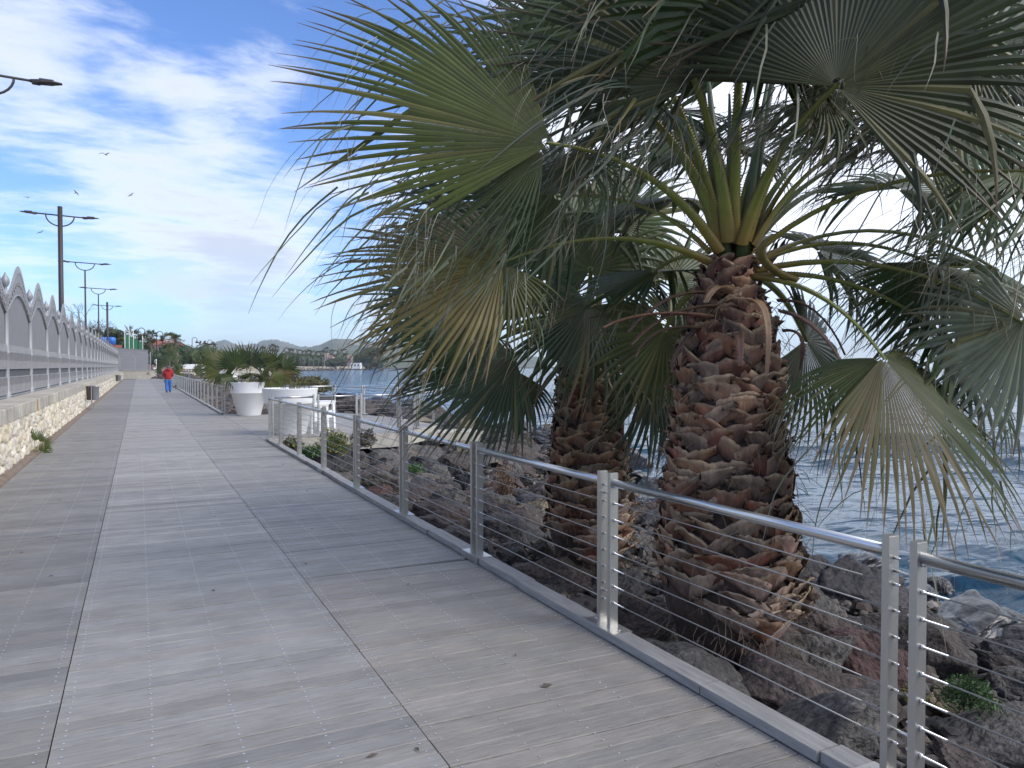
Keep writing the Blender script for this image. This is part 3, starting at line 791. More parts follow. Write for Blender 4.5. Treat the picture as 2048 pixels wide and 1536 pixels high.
def palm_trunk(root, cx, cy, prof, ztop, rng, nb, name='trunk', whole=1.0, lowpale=True):
    """prof: [(z, r)] radius over the old leaf bases"""
    Z = [p[0] for p in prof]; Rr = [p[1] for p in prof]
    rad = lambda z: float(np.interp(z, Z, Rr))
    mb = MB(); mb.cc = (.06, .038, .027); mb.smooth = True
    zs = np.linspace(Z[0], ztop, 30); vs = []; n = 28
    for z in zs:
        for k in range(n):
            a = 2*math.pi*k/n; r = rad(z)-.075+rng.uniform(-.01, .01); vs.append((cx+r*math.cos(a), cy+r*math.sin(a), z))
    mb.add(vs, [(i*n+k, i*n+(k+1) % n, (i+1)*n+(k+1) % n, (i+1)*n+k) for i in range(len(zs)-1) for k in range(n)])
    mb.add([(cx, cy, ztop+.1)]+vs[-n:], [(0, 1+k, 1+(k+1) % n) for k in range(n)])
    z_lo = Z[0]+.24*whole
    mb.smooth = True
    for b in range(nb):
        z0 = z_lo+(ztop-z_lo)*(b+rng.uniform(-.4, .4))/nb; th0 = b*2.39996+rng.uniform(-.12, .12)
        low = max(0, 1-(z0-z_lo)/.75) if lowpale else 0
        hi = (z0-z_lo)/(ztop-z_lo)
        for s in (-1, 1):
            L = rng.uniform(.22, .36)*(1+.2*low); wd = rng.uniform(.12, .19)*(1+.3*low); rise = rng.uniform(.10, .22); nn = 10; mm = 6
            sid = .5+.5*(math.cos(th0)*VR.x+math.sin(th0)*VR.y); low *= .25+1.0*sid
            if z0 < z_lo+.28 and sid < .45: continue
            flare = rng.uniform(.010, .040)*(1+1.6*low); k = rng.uniform(.65, 1.35)
            base = rng.choice([(.19, .075, .038), (.13, .056, .032), (.20, .10, .055), (.20, .13, .09), (.17, .05, .028), (.13, .078, .055), (.23, .11, .052)])
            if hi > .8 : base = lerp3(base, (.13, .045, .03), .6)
            if low > .25 and rng.random() < .6: base = lerp3(base, (.46, .31, .24), rng.uniform(.4, .95))  # torn bases pinkish low down; paler towards the right, sunlight put into the colour
            base = tuple(x*k for x in base); rim = lerp3(base, (.42, .31, .19), rng.uniform(.3, .8))
            rot = rng.uniform(-.5, .5); curl = rng.uniform(.1, .6)
            vs = []; cl = []; rng_b = rng.uniform(.006, .026); stk = [rng.uniform(.72, 1.28) for _ in range(mm)]
            for side in (0, 1):
                for i in range(nn):
                    t = i/(nn-1); taper = (1-.72*t**2.2)
                    for j in range(mm):
                        w = j/(mm-1)
                        z = z0+rise*t+w*wd*taper*(.9)+rot*t*.1+(rng.uniform(-.012, .012) if w == 1 else 0)
                        r = rad(z)-.065+flare*w**1.4*(1+curl*t*1.2)+rng_b*math.sin(math.pi*min(1, t*1.15))+(.05*t*t*curl)-side*.007
                        if i == nn-1: r += rng.uniform(-.02, .04); z += rng.uniform(-.02, .02)
                        a = th0+s*(L*t/max(.2, rad(z0))-.10)
                        vs.append((cx+r*math.cos(a), cy+r*math.sin(a), z))
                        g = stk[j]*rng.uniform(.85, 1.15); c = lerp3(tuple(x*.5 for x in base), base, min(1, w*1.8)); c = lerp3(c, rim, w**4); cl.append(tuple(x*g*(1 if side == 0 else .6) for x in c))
            fs = []; o = nn*mm
            for i in range(nn-1):
                for j in range(mm-1):
                    q = (i*mm+j, (i+1)*mm+j, (i+1)*mm+j+1, i*mm+j+1); fs.append(q); fs.append(tuple(o+x for x in reversed(q)))
                fs.append((i*mm+mm-1, (i+1)*mm+mm-1, o+(i+1)*mm+mm-1, o+i*mm+mm-1)); fs.append((i*mm, o+i*mm, o+(i+1)*mm, (i+1)*mm))
            for j in range(mm-1): i = nn-1; fs.append((i*mm+j, o+i*mm+j, o+i*mm+j+1, i*mm+j+1))
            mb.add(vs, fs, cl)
    mb.smooth = False
    # fibres
    mb.mi = 1
    for _ in range(int(900*whole)):
        z = rng.choice([z_lo+.05+rng.gauss(0, .12), rng.uniform(z_lo, ztop), rng.uniform(z_lo, ztop)]); a = rng.uniform(0, 6.283); r = rad(z)-.02; p = Vector((cx+r*math.cos(a), cy+r*math.sin(a), z))
        out = Vector((math.cos(a), math.sin(a), 0)); x = out*.6+Vector((rng.uniform(-.8, .8), rng.uniform(-.8, .8), rng.uniform(-.6, .3))); vv = []
        L = rng.uniform(.06, .2); w = rng.uniform(.001, .002)
        for k in range(5):
            x = x+Vector((rng.uniform(-.4, .4), rng.uniform(-.4, .4), -.25)); p = p+x.normalized()*L/4; ax = x.cross(VF).normalized(); vv += [p-ax*w, p+ax*w]
        mb.add(vv, [(2*k, 2*k+1, 2*k+3, 2*k+2) for k in range(4)])
    mb.mi = 0
    return mb.build(name, [M['boot'], M['fibre']], root, root.location), rad

OL = (.080, .098, .022); DG = (.040, .066, .018); GG = (.080, .108, .046); YB = (.165, .13, .032); PG = (.18, .20, .13)
def leafset(root, C, leaves, rng, wp=(.055, .02), teeth=True, n=44, rbase=.16, threads=26):
    for L in leaves:
        (px, py, Z), D, N, R, tone = L[:5]; kw = L[5] if len(L) > 5 else {}
        hub = P(px, py, Z); kw = dict(kw); sp_ = kw.pop('wide', None)
        d3 = V3(*D); n3 = V3(*N); vi = kw.pop('pet', True)
        mb = MB(); fan_leaf(mb, hub, d3, n3, R, rng, n=kw.pop('n', n), tone=tone, threads=kw.pop('threads', threads), strands=kw.pop('strands', 26), **kw)
        lf = mb.build('leaf', [M['frond'], M['thread']], root, root.location)
        if not vi: continue
        h = hub-C; hd = Vector((h.x, h.y, 0)); hl = hd.length
        hd = hd/hl if hl > .05 else VR
        steep = math.atan2(h.z, max(.1, hl))
        el = max(-.2, min(1.35, steep+.45))
        base = C+hd*rbase*math.cos(max(0, el*.6))+Vector((0, 0, -.10+.24*max(0, math.sin(el))))
        dd = (hub-base).length
        ctrl = base+(hd*math.cos(el)+VU*math.sin(el))*dd*.52
        pm = MB(); petiole(pm, base, ctrl, hub+d3.normalized()*.02, wp[0]*rng.uniform(.85, 1.15), wp[1], teeth=teeth, side=(hd.cross(VU)))
        pm.build('petiole', M['petiole'], lf, root.location)
def dead_petioles(root, C, rng, items, teeth=True):
    for (b, c, e, w, col) in items:
        pm = MB(); petiole(pm, b, c, e, w, w*.45, n=9, teeth=teeth, cb=col, cm=col, ct=tuple(x*1.3 for x in col))
        pm.build('dead_petiole', M['deadpet'], root, root.location)

rng = random.Random(21)
PX, PY = 3.62, 3.95
palm1 = empty('fan_palm', (PX, PY, -.45), 'large fan palm with a thick brown shaggy trunk right behind the nearest railing posts', 'palm tree', 'fan palms on the rocks')
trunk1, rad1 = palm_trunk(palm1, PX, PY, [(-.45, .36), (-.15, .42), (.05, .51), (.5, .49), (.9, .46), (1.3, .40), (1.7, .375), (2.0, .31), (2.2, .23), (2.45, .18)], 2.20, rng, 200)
C1 = Vector((PX+.03, PY, 2.36))
F = -1
leaves1 = [
 ((1100, 292, 4.25), (-.90, .42, -.12), (.2, .3, -1), 1.50, OL, dict(spread=58, n=42, droop=.10, torn=.06, fuse=.50, strands=30, inner=(.10, .11, .035), threads=60)),
 ((1085, 300, 4.35), (-.80, -.60, -.1), (.3, .3, -1), 1.15, GG, dict(spread=52, n=30, droop=.35, torn=.35, fuse=.18, threads=30, strands=70, wind=.2, pet=False)),
 ((1668, 178, 4.05), (.45, .75, -.10), (.0, .35, -1), 1.42, (.040, .050, .020), dict(spread=112, n=60, droop=.14, cup=.05, torn=.10, fuse=.5, strands=60)),
 ((1385, 168, 4.35), (-.25, .9, -.05), (-.1, .3, -1), 1.34, (.044, .058, .028), dict(spread=106, n=56, droop=.18, cup=.06, torn=.14, fuse=.5, strands=90)),
 ((1005, 528, 4.75), (-1, .08, 0), (.1, .6, -.8), 1.15, YB, dict(spread=95, n=46, droop=.22, torn=.15)),
 ((1015, 530, 4.8), (-.45, -.85, -.1), (0, .2, -1), .60, OL, dict(spread=95, n=34, droop=.25, torn=.2, pet=False)),
 ((1120, 395, 5.5), (-1, .16, .2), (.1, .5, -.8), 1.30, DG, dict(spread=115, droop=.25)),
 ((1185, 150, 5.2), (-.62, .78, .2), (.3, .2, -1), 1.25, GG, dict(spread=100, droop=.15, torn=.05)),
 ((1330, 225, 5.6), (-.5, .0, .6), (.1, .9, -.3), 1.05, (.07, .09, .07), dict(spread=150, droop=.55, torn=.35, wind=.40, fuse=.3, strands=80, n=52, threads=90)),
 ((1260, 200, 4.9), (-.6, .2, -.3), (-.2, .9, -.3), 1.2, (.065, .088, .065), dict(spread=140, droop=.5, torn=.35, wind=.40, fuse=.3, strands=80, n=52, threads=90)),
 ((1640, 190, 4.5), (-.1, -1, -.5), (0, .5, -1), .55, GG, dict(spread=70, n=24, droop=.5, torn=.6, wind=.5, pet=False, threads=60)),
 ((1500, 130, 5.2), (-.05, 1, .0), (0, .1, -1), 1.2, GG, dict(spread=120, droop=.12)),
 ((1560, 60, 5.4), (.15, 1, .1), (0, .1, -1), 1.2, DG, dict(spread=140, droop=.2)),
 ((1570, 215, 5.9), (.2, .35, .9), (0, .9, -.2), 1.0, (.075, .095, .072), dict(spread=150, droop=.55, torn=.35, wind=.40, fuse=.3, strands=80, n=52, threads=80)),
 ((1740, 235, 5.6), (.5, .2, .4), (0, .9, -.3), 1.05, (.08, .10, .075), dict(spread=150, droop=.5, torn=.3, wind=.45, fuse=.3, strands=80, n=52, threads=80)),
 ((1660, 200, 4.8), (.2, .0, -.5), (0, .9, -.2), .8, (.075, .09, .07), dict(spread=150, droop=.5, torn=.4, wind=.5, fuse=.25, strands=80, threads=80, pet=False)),
 ((2035, 345, 4.4), (.6, .0, -.2), (.1, .9, -.3), 1.35, GG, dict(spread=150, droop=1.2, torn=.4, wind=.55, n=54, fuse=.30, strands=60, threads=40)),
 ((1862, 528, 5.2), (.85, -.1, .3), (0, .9, -.2), 1.05, PG, dict(spread=140, droop=.7, torn=.3, wind=.2, fuse=.3, strands=60, threads=30)),
 ((1858, 525, 5.1), (-.2, -.9, -.1), (0, .1, -1), .75, DG, dict(spread=80, n=26, droop=.3, wind=.3, pet=False)),
 ((2046, 640, 4.6), (-.1, -1, -.1), (0, .25, -1), .80, PG, dict(spread=150, n=46, droop=.25, wind=.15, torn=.1)),
 ((1900, 682, 5.0), (.7, -.55, .2), (0, .8, -.5), .95, DG, dict(spread=150, droop=.7, wind=.2)),
 ((1765, 713, 4.45), (.62, -.75, -.25), (.05, .9, -.6), 1.22, (.080, .100, .028), dict(spread=84, n=50, droop=.22, wind=.04, torn=.12, brownside=1, fuse=.50, cup=.26, inner=(.13, .13, .045), threads=20, strands=20)),
 ((1758, 716, 4.5), (-.75, -.45, -.1), (0, .8, -.6), .85, OL, dict(spread=50, n=22, droop=.5, wind=.02, torn=.2, fuse=.3, strands=10, pet=False)),
 ((1840, 300, 5.8), (.8, .5, .3), (0, .5, -.8), 1.3, GG, dict(spread=120, droop=.25)),
 ((1930, 110, 5.0), (.9, .45, .1), (0, .4, -.9), 1.25, (.045, .062, .036), dict(spread=120, droop=.2)),
 ((1890, 200, 4.9), (1, .0, .1), (0, .6, -.8), 1.15, GG, dict(spread=105, droop=.3, wind=.1)),
 ((1630, 500, 6.2), (.95, .0, .4), (0, .7, -.6), 1.0, DG, dict(spread=110, droop=.25, n=36)),
 ((1610, 680, 6.2), (.6, -.5, .4), (0, .5, -.8), 1.05, (.05, .065, .03), dict(spread=120, droop=.35, n=36)),
 ((1310, 545, 6.0), (-.5, .1, .8), (0, .8, -.5), .9, DG, dict(spread=130, droop=.4, n=36)),
 ((1330, 660, 5.9), (-.3, -.7, .2), (0, .3, -1), .75, (.10, .115, .04), dict(spread=120, droop=.35, n=34)),
 ((1150, 320, 4.9), (-.4, -.5, -.4), (-.1, .9, -.4), .85, GG, dict(spread=120, droop=.6, torn=.4, wind=.3, fuse=.2, n=40, strands=80, pet=False)),
 ((1290, 120, 5.2), (-.3, .9, 0), (.1, .3, -1), 1.2, GG, dict(spread=100, droop=.2, n=40, fuse=.35)),
 ((1480, 30, 4.3), (0, .8, -.5), (0, .6, .8), 1.15, DG, dict(spread=150, droop=.25)),
 ((1350, 400, 6.3), (-.2, .2, .8), (0, .8, -.4), 1.0, DG, dict(spread=140, droop=.3, n=36)),
 ((1250, 40, 4.8), (-.6, .8, -.1), (.2, .2, -1), 1.2, GG, dict(spread=130, droop=.25)),
 ((1780, 30, 4.7), (.5, .9, .1), (0, .3, -1), 1.25, DG, dict(spread=140, droop=.25)),
 ((1420, 290, 6.4), (-.2, .5, .9), (0, .9, -.3), 1.1, GG, dict(spread=140, droop=.45, n=36, wind=.3)),
 ((1790, 380, 6.3), (.7, .35, .6), (0, .8, -.5), 1.05, GG, dict(spread=130, droop=.4, n=36, wind=.3)),
 ((1990, 540, 6.0), (.8, -.2, .5), (0, .8, -.5), 1.0, DG, dict(spread=140, droop=.6, n=36, wind=.3)),
]
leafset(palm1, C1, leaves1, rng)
# young spear leaves and hanging dead stalks of the near palm
sp = MB()
for i in range(7):
    a = i*2.4; b = C1+Vector((.07*math.cos(a), .07*math.sin(a), .0)); e = b+Vector((.22*math.cos(a), .22*math.sin(a), .95+.1*i))
    sp.tube([b, b.lerp(e, .5)+Vector((0, 0, .03)), e], [.045, .03, .008], 7, cols=[(.10, .13, .05), (.12, .16, .09), (.16, .20, .12)])
sp.build('spear_leaves', M['petiole'], palm1, palm1.location)
dk = (.085, .040, .03); tn = (.27, .165, .09)
dead_petioles(palm1, C1, rng, [
 (P(1440, 590, 4.95), P(1340, 560, 4.8), P(1255, 665, 4.7), .035, dk), (P(1430, 610, 4.9), P(1330, 610, 4.7), P(1262, 690, 4.6), .032, dk),
 (P(1420, 632, 4.9), P(1290, 610, 4.6), P(1205, 655, 4.5), .038, (.13, .055, .04)), (P(1400, 655, 4.95), P(1300, 640, 4.8), P(1270, 715, 4.8), .030, dk),
 (P(1560, 620, 4.95), P(1650, 640, 4.7), P(1700, 760, 4.6), .036, (.15, .09, .075)), (P(1555, 600, 5), P(1640, 590, 4.8), P(1690, 710, 4.8), .030, dk),
 (P(1565, 660, 5.0), P(1620, 650, 4.9), P(1600, 740, 4.9), .03, dk), (P(1500, 600, 4.85), P(1548, 595, 4.62), P(1533, 748, 4.62), .036, tn),
 (P(1475, 665, 4.82), P(1482, 670, 4.70), P(1480, 732, 4.70), .036, (.16, .08, .055)), (P(1455, 580, 4.9), P(1435, 555, 4.6), P(1410, 605, 4.55), .05, tn),
 (P(1400, 650, 5), P(1340, 700, 4.9), P(1345, 745, 4.9), .028, dk), (P(1585, 560, 5.0), P(1480, 520, 4.62), P(1545, 470, 4.55), .05, (.15, .13, .04))])

palm2 = empty('fan_palm', (4.16, 6.59, -.65), 'second fan palm further back, its dark drooping crown hanging over the railing', 'palm tree', 'fan palms on the rocks')
trunk2, rad2 = palm_trunk(palm2, 4.16, 6.59, [(-.65, .36), (-.3, .40), (-.1, .46), (.3, .46), (.8, .43), (1.2, .38), (1.6, .34), (1.9, .28), (2.2, .2)], 2.0, rng, 200)
C2 = Vector((4.16, 6.55, 2.1))
leaves2 = [
 ((1180, 612, 7.0), (-.35, -.7, -.5), (.1, .65, -.7), 1.15, DG, dict(spread=130, n=50, droop=.3, torn=.15)),
 ((960, 650, 7.3), (-1, -.02, -.1), (.1, .6, -.8), 1.15, DG, dict(spread=95, droop=.25)),
 ((1030, 720, 7.1), (-.9, -.4, -.2), (.1, .55, -.8), 1.25, (.045, .068, .028), dict(spread=85, droop=.3)),
 ((1040, 745, 7.6), (-.75, -.6, 0), (0, .4, -1), .75, (.05, .065, .03), dict(spread=110, droop=.35, torn=.3)),
 ((1010, 560, 7.6), (-.9, .3, .1), (.1, .5, -.8), 1.2, DG, dict(spread=110, droop=.3)),
 ((960, 470, 7.8), (-.8, .5, .2), (.1, .4, -.9), 1.2, (.04, .06, .035), dict(spread=110, droop=.3)),
 ((1130, 470, 7.9), (-.2, .9, .2), (0, .3, -1), 1.15, GG, dict(spread=130, droop=.3)),
 ((1230, 450, 8.0), (.2, .9, .2), (0, .3, -1), 1.15, GG, dict(spread=130, droop=.3)),
 ((1060, 590, 8.4), (-.6, .3, .7), (0, .8, -.5), 1.1, DG, dict(spread=130, droop=.35)),
 ((1340, 560, 8.1), (.7, .3, .3), (0, .6, -.8), 1.15, DG, dict(spread=130, droop=.4)),
 ((1350, 660, 7.9), (.7, -.3, .1), (0, .6, -.8), 1.15, DG, dict(spread=140, droop=.5)),
 ((1310, 740, 7.4), (.3, -.9, -.1), (0, .4, -1), 1.05, (.05, .07, .03), dict(spread=100, droop=.35, torn=.2)),
 ((1400, 740, 7.7), (.4, -.8, 0), (0, .4, -1), .9, (.05, .07, .03), dict(spread=90, droop=.35)),
 ((1240, 540, 8.6), (.2, .5, .9), (0, .8, -.5), 1.0, DG, dict(spread=130, droop=.35)),
 ((900, 600, 7.6), (-.95, .15, 0), (.1, .6, -.8), 1.0, (.04, .06, .03), dict(spread=110, droop=.35)),
 ((1180, 540, 7.4), (0, .9, -.1), (0, .3, -1), 1.0, GG, dict(spread=150, droop=.3)),
]
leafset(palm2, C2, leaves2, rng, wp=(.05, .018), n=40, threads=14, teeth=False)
dead_petioles(palm2, C2, rng, [
 (P(1150, 730, 7.5), P(1110, 720, 7.2), P(1078, 785, 7.1), .035, dk), (P(1180, 740, 7.3), P(1176, 720, 7.2), P(1176, 815, 7.15), .035, (.14, .08, .055)),
 (P(1230, 730, 7.4), P(1262, 740, 7.2), P(1290, 835, 7.2), .035, dk), (P(1235, 760, 7.5), P(1300, 760, 7.3), P(1320, 865, 7.3), .03, (.13, .075, .05)),
 (P(1225, 720, 7.5), P(1200, 750, 7.1), P(1240, 800, 7.1), .02, (.3, .24, .18))], teeth=False)

# ------------------------------------------------------------------ boulders
def rock_mesh(seed, name):
    import bmesh
    from mathutils import noise as mn
    r = random.Random(seed); bm = bmesh.new(); bmesh.ops.create_icosphere(bm, subdivisions=5, radius=1)
    pl = []
    for i in range(11):
        n = Vector((r.gauss(0, 1), r.gauss(0, 1), r.gauss(0, .9))).normalized(); pl.append((n, r.uniform(.50, .86)))
    ax = (r.uniform(.8, 1.2), r.uniform(.65, 1.0), r.uniform(.5, .78))
    ph = [r.uniform(0, 6) for _ in range(9)]
    for v in bm.verts:
        p = v.co.copy()
        for n, d in pl:
            e = p.dot(n)-d
            if e > 0: p -= n*e
        q = p*3.1; w = math.sin(q.x*1.7+ph[0]+q.y)*math.sin(q.y*1.9+ph[1])*.05+math.sin(q.z*4+q.x*3+ph[2])*.022+math.sin(q.x*9+ph[3])*math.sin(q.y*8+q.z*9+ph[4])*.016
        p += v.co*w*.5
        o_ = Vector((seed*3.1, seed*1.7, 0)); p += v.co*(mn.fractal(v.co*2.2+o_, .9, 2.1, 6)*.085+abs(mn.noise(v.co*5+o_))*-.05)
        v.co = Vector((p.x*ax[0], p.y*ax[1], p.z*ax[2]))
    me = bpy.data.meshes.new(name); bm.to_mesh(me); bm.free()
    me.polygons.foreach_set('use_smooth', [True]*len(me.polygons))
    return me
kinds = {'rock': 'mottled grey brown', 'rock_red': 'dull red', 'rock_tan': 'tan', 'rock_grey': 'light grey', 'rock_dark': 'almost black', 'rock_brown': 'brown', 'rock_pale': 'whitish', 'rock_wet': 'wet black'}
RM = {}
def get_rock(k, s):
    if (k, s) not in RM:
        me = rock_mesh(100+s, 'boulder'); me.materials.append(M[k]); RM[(k, s)] = me
    return RM[(k, s)]
rr = random.Random(77); placed = []
def place_rock(u, v, size, kind, label=None, z=None, rot=None, group=None, sc=None, s=None):
    o = bpy.data.objects.new('boulder', get_rock(kind, rr.randrange(7) if s is None else s)); COL.objects.link(o)
    o.location = (u, v, bank_z(u, v)+size*.16 if z is None else z)
    o.rotation_euler = rot or (rr.uniform(-.35, .35), rr.uniform(-.35, .35), rr.uniform(0, 6.28))
    sc = sc or (rr.uniform(.85, 1.2), rr.uniform(.85, 1.15), rr.uniform(.85, 1.1)); o.scale = [size*x for x in sc]
    tag(o, label, 'boulder', group); placed.append((u, v, size*.85*(max(sc) if label else 1))); return o
def GP_(px, py, z): q = P(px, py, (CAMH-z)*1500/(py-733)); return q.x, q.y
special = [
 (*GP_(1590, 1425, -.15), .44, 'rock_grey', 'long slanting grey boulder lying against the kerb at the foot of the near palm', (-.3, .45, 2.3), (1.5, .75, .9)),
 (*GP_(1725, 1290, -.45), .42, 'rock_red', 'dull red boulder at the right foot of the near palm trunk', None, None),
 (*GP_(1965, 1500, -.25), .34, 'rock_brown', 'rounded reddish brown boulder in the bottom right corner of the view', None, (1.4, 1.0, .75)),
 (*GP_(2010, 1420, -.35), .36, 'rock_grey', 'light grey boulder just above the corner boulder at lower right', None, (1.4, 1.0, .7)),
 (*GP_(1700, 1160, -.75), .75, 'rock_dark', 'big almost black boulder right of the near palm trunk, water behind it', None, (1.3, 1, .9)),
 (*GP_(1950, 1240, -1.0), .60, 'rock_wet', 'wet black boulder at the water line right of the paired posts', None, (1.4, 1, .8)),
 (*GP_(735, 945, -.35), .30, 'rock_pale', 'small whitish boulder shining among the dark rocks behind the railing', None, (1.2, 1, .8)),
 (*GP_(1010, 1050, -.35), .48, 'rock_dark', 'big flat topped dark boulder between the railing and the second palm', (0, .05, .3), (1.25, .95, .9)),
 (*GP_(885, 1050, -.40), .48, 'rock_brown', 'steep sided brown boulder leaning against the kerb left of the paired posts', None, (1.3, .9, 1.0)),
 (15.0, 28.2, .95, 'rock_tan', 'yellow weedy boulder at the water edge left of the second palm trunk', None, (1.7, .8, .5)),
 (*GP_(655, 925, -.35), .55, 'rock_grey', 'broad flat grey boulder below the yellow flowered bush', (0, 0, .2), (1.4, 1.2, .6)),
 (*GP_(752, 950, -.4), .50, 'rock_brown', 'large brown boulder right of the yellow flowered bush', None, (1.35, 1, .8)),
 (*GP_(845, 905, -.5), .75, 'rock_grey', 'smooth slab of light grey rock leaning by the terrace corner', (.6, 0, .5), (1.2, 1, .6)),
 (*GP_(930, 915, -.6), .65, 'rock_dark', 'dark angular boulder in the middle of the slope', None, (1.3, 1, .9)),
 (*GP_(872, 868, -.25), .24, 'rock_red', 'small red boulder beside the terrace corner post', None, None),
]
for u, v, s, k, lab, rot, sc in special: place_rock(u, v, s, k, lab, rot=rot, sc=sc)
zones = [(-2, 3.0, 'below the nearest railing bay'), (3.0, 6.2, 'around the foot of the near palm'), (6.2, 10, 'around the second palm'), (10, 17.2, 'on the slope before the side terrace'),
         (17.2, 30, 'outside the side terrace'), (30, 125, 'along the far shore of the boardwalk')]
def blocked(u, v, s):
    if (u-PX)**2+(v-PY)**2 < (.36+s*.6)**2 or (u-4.16)**2+(v-6.59)**2 < (.32+s*.6)**2: return True
    if 17.2 < v < 27.7:
        xs = [(TERR[i], TERR[i+1]) for i in range(6)]
        e = max([a[0]+(b[0]-a[0])*(v-a[1])/(b[1]-a[1]) for a, b in xs if min(a[1], b[1]) <= v <= max(a[1], b[1]) and a[1] != b[1]] or [0])
        if u < e+s*.7: return True
    if 95 < v < 107 and u < 12.4: return True
    return False
cnt = 0; tries = 0
GROUPS = {}
rec = []
def scatter(v0, v1, smin, smax, target):
    global tries
    n = 0; t = 0
    while n < target and t < 30000:
        t += 1; v = rr.uniform(v0, v1); c = coast(v); s = rr.uniform(smin, smax); u = rr.uniform(2.72+s*.62, c+.6)
        if v0 >= 28 and u < c-5: continue
        if abs(math.atan2(u, v)) > 1.05 and v > 0 and u > 4+v: continue
        if blocked(u, v, s): continue
        if any((u-a)**2+(v-b)**2 < ((s*.85+q)*.66)**2 for a, b, q in placed): continue
        k = rr.choices(['rock', 'rock_brown', 'rock_grey', 'rock_dark', 'rock_red', 'rock_tan', 'rock_pale'], [9, 3.5, 5, 6, .25, .5, .1])[0]
        if u > c-.9: k = 'rock_wet'
        rec.append((place_rock(u, v, s, k), k, u, v, s)); n += 1
scatter(-.5, 9, .26, .5, 95); scatter(9, 17.3, .34, .62, 80); scatter(17, 31, .5, .9, 60); scatter(31, 60, .9, 1.6, 34)
def where(u, v):
    for lim, a in ((1.9, 'behind the nearest railing bay'), (3.9, 'beside the near palm'), (5.9, 'between the two palms'), (7.9, 'beside the second palm'), (9.9, 'left of the second palm'), (13, 'near the yellow bush'),
                   (17.4, 'before the side terrace'), (24, 'outside the terrace corner'), (31, 'beyond the far terrace railing'), (999, 'on the distant shore')):
        if v < lim: break
    t = (u-2.6)/(coast(v)-2.6)
    return ('kerbside' if t < .28 and v < 17.4 else 'mid slope' if t < .65 else 'waterside'), a
byl = {}
for o, k, u, v, s_ in rec:
    bd, wh = where(u, v)
    lab = '%s %s %s boulder %s' % ('large' if s_ > (.42 if v < 9 else .52 if v < 17.3 else .75 if v < 31 else 1.2) else 'medium' if s_ > (.34 if v < 9 else .42 if v < 17.3 else .6 if v < 31 else 1.05) else 'small', bd, kinds[k].replace('mottled ', ''), wh)
    byl.setdefault(lab, []).append((u/v if v > .3 else 9, o))
NUM = ['leftmost', 'second from left', 'third from left', 'fourth from left', 'fifth from left', 'sixth from left', 'seventh from left']
for lab, it in byl.items():
    it.sort(key=lambda q: q[0])
    for i, (_, o) in enumerate(it):
        if len(it) > 1: l2 = lab+', '+(NUM[i] if i < 7 else 'far right')+(' of %s' % {2: 'two', 3: 'three', 4: 'four', 5: 'five'}.get(len(it), 'six') if len(lab.split()) < 11 else '')
        else: l2 = lab
        tag(o, l2, 'boulder', 'boulders of the rock slope')
# rubble between and beyond the boulders: nobody could count it
def rubble():
    r = np.random.RandomState(9); mb = MB(); ico = None
    t = (1+5**.5)/2
    iv = np.array([(-1,t,0),(1,t,0),(-1,-t,0),(1,-t,0),(0,-1,t),(0,1,t),(0,-1,-t),(0,1,-t),(t,0,-1),(t,0,1),(-t,0,-1),(-t,0,1)])/1.9
    ifc = [(0,11,5),(0,5,1),(0,1,7),(0,7,10),(0,10,11),(1,5,9),(5,11,4),(11,10,2),(10,7,6),(7,1,8),(3,9,4),(3,4,2),(3,2,6),(3,6,8),(3,8,9),(4,9,5),(2,4,11),(6,2,10),(8,6,7),(9,8,1)]
    def stone(u, v, z, s, c):
        q = iv*r.uniform(.55, 1.25, (12, 1))*np.array([r.uniform(.7, 1.3), r.uniform(.7, 1.2), r.uniform(.4, .8)])*s
        a = r.rand()*6.28; ca, sa = math.cos(a), math.sin(a)
        x = q[:, 0]*ca-q[:, 1]*sa+u; y = q[:, 0]*sa+q[:, 1]*ca+v; mb.add(np.stack([x, y, q[:, 2]+z], -1).tolist(), ifc, [c]*12)
    pal = [(.075, .068, .064), (.06, .055, .055), (.13, .105, .085), (.085, .06, .05), (.12, .105, .09), (.26, .23, .2)]
    for _ in range(8000):
        v = 17*r.rand()**1.3-.8; u = 2.68+(coast(v)-2.7)*r.rand()**.9; s = r.uniform(.02, .09)
        k = r.choice(6, p=[.28, .27, .18, .14, .10, .03]); stone(u, v, bank_z(u, v)+s*.3+r.uniform(0, .08), s, pal[k])
    for _ in range(1600):
        v = r.uniform(17, 60); u = r.uniform(2.8, coast(v)+.5); s = r.uniform(.12, .42)
        if blocked(u, v, 0): continue
        k = r.choice(6, p=[.3, .3, .18, .14, .07, .01]); stone(u, v, bank_z(u, v)+s*.3, s, pal[k])
    for _ in range(1500):
        v = r.uniform(60, 130); u = r.uniform(2.8, coast(v)+1); s = r.uniform(.3, .9); k = r.choice(6, p=[.3, .3, .2, .14, .05, .01])
        if blocked(u, v, 0): continue
        stone(u, v, bank_z(u, v)+s*.35, s, pal[k])
    for _ in range(420):                                      # rocky spit
        t = r.rand(); u = 14+t*14.5; v = 141-t*3+r.normal(0, 1.4); s = r.uniform(.4, 1.1); k = r.choice(4); stone(u, v, SEA+.2+r.rand()*.9*(1-t*.4), s, tuple(x*.6 for x in pal[k]))
    for _ in range(1500):                                     # pale embankment of the far shore
        v = r.uniform(262, 783); u = coast(v)+r.uniform(-7, 1.5); s = r.uniform(.5, 1.6); k = r.uniform(.7, 1.1)
        stone(u, v, SEA+.5+r.rand()*1.6, s, (.36*k, .31*k, .24*k))
    tag(mb.build('rubble_stones', M['gravel']), 'loose dark rubble and small stones filling the gaps of the rock slope and shores', 'rubble', kind='stuff')
rubble()
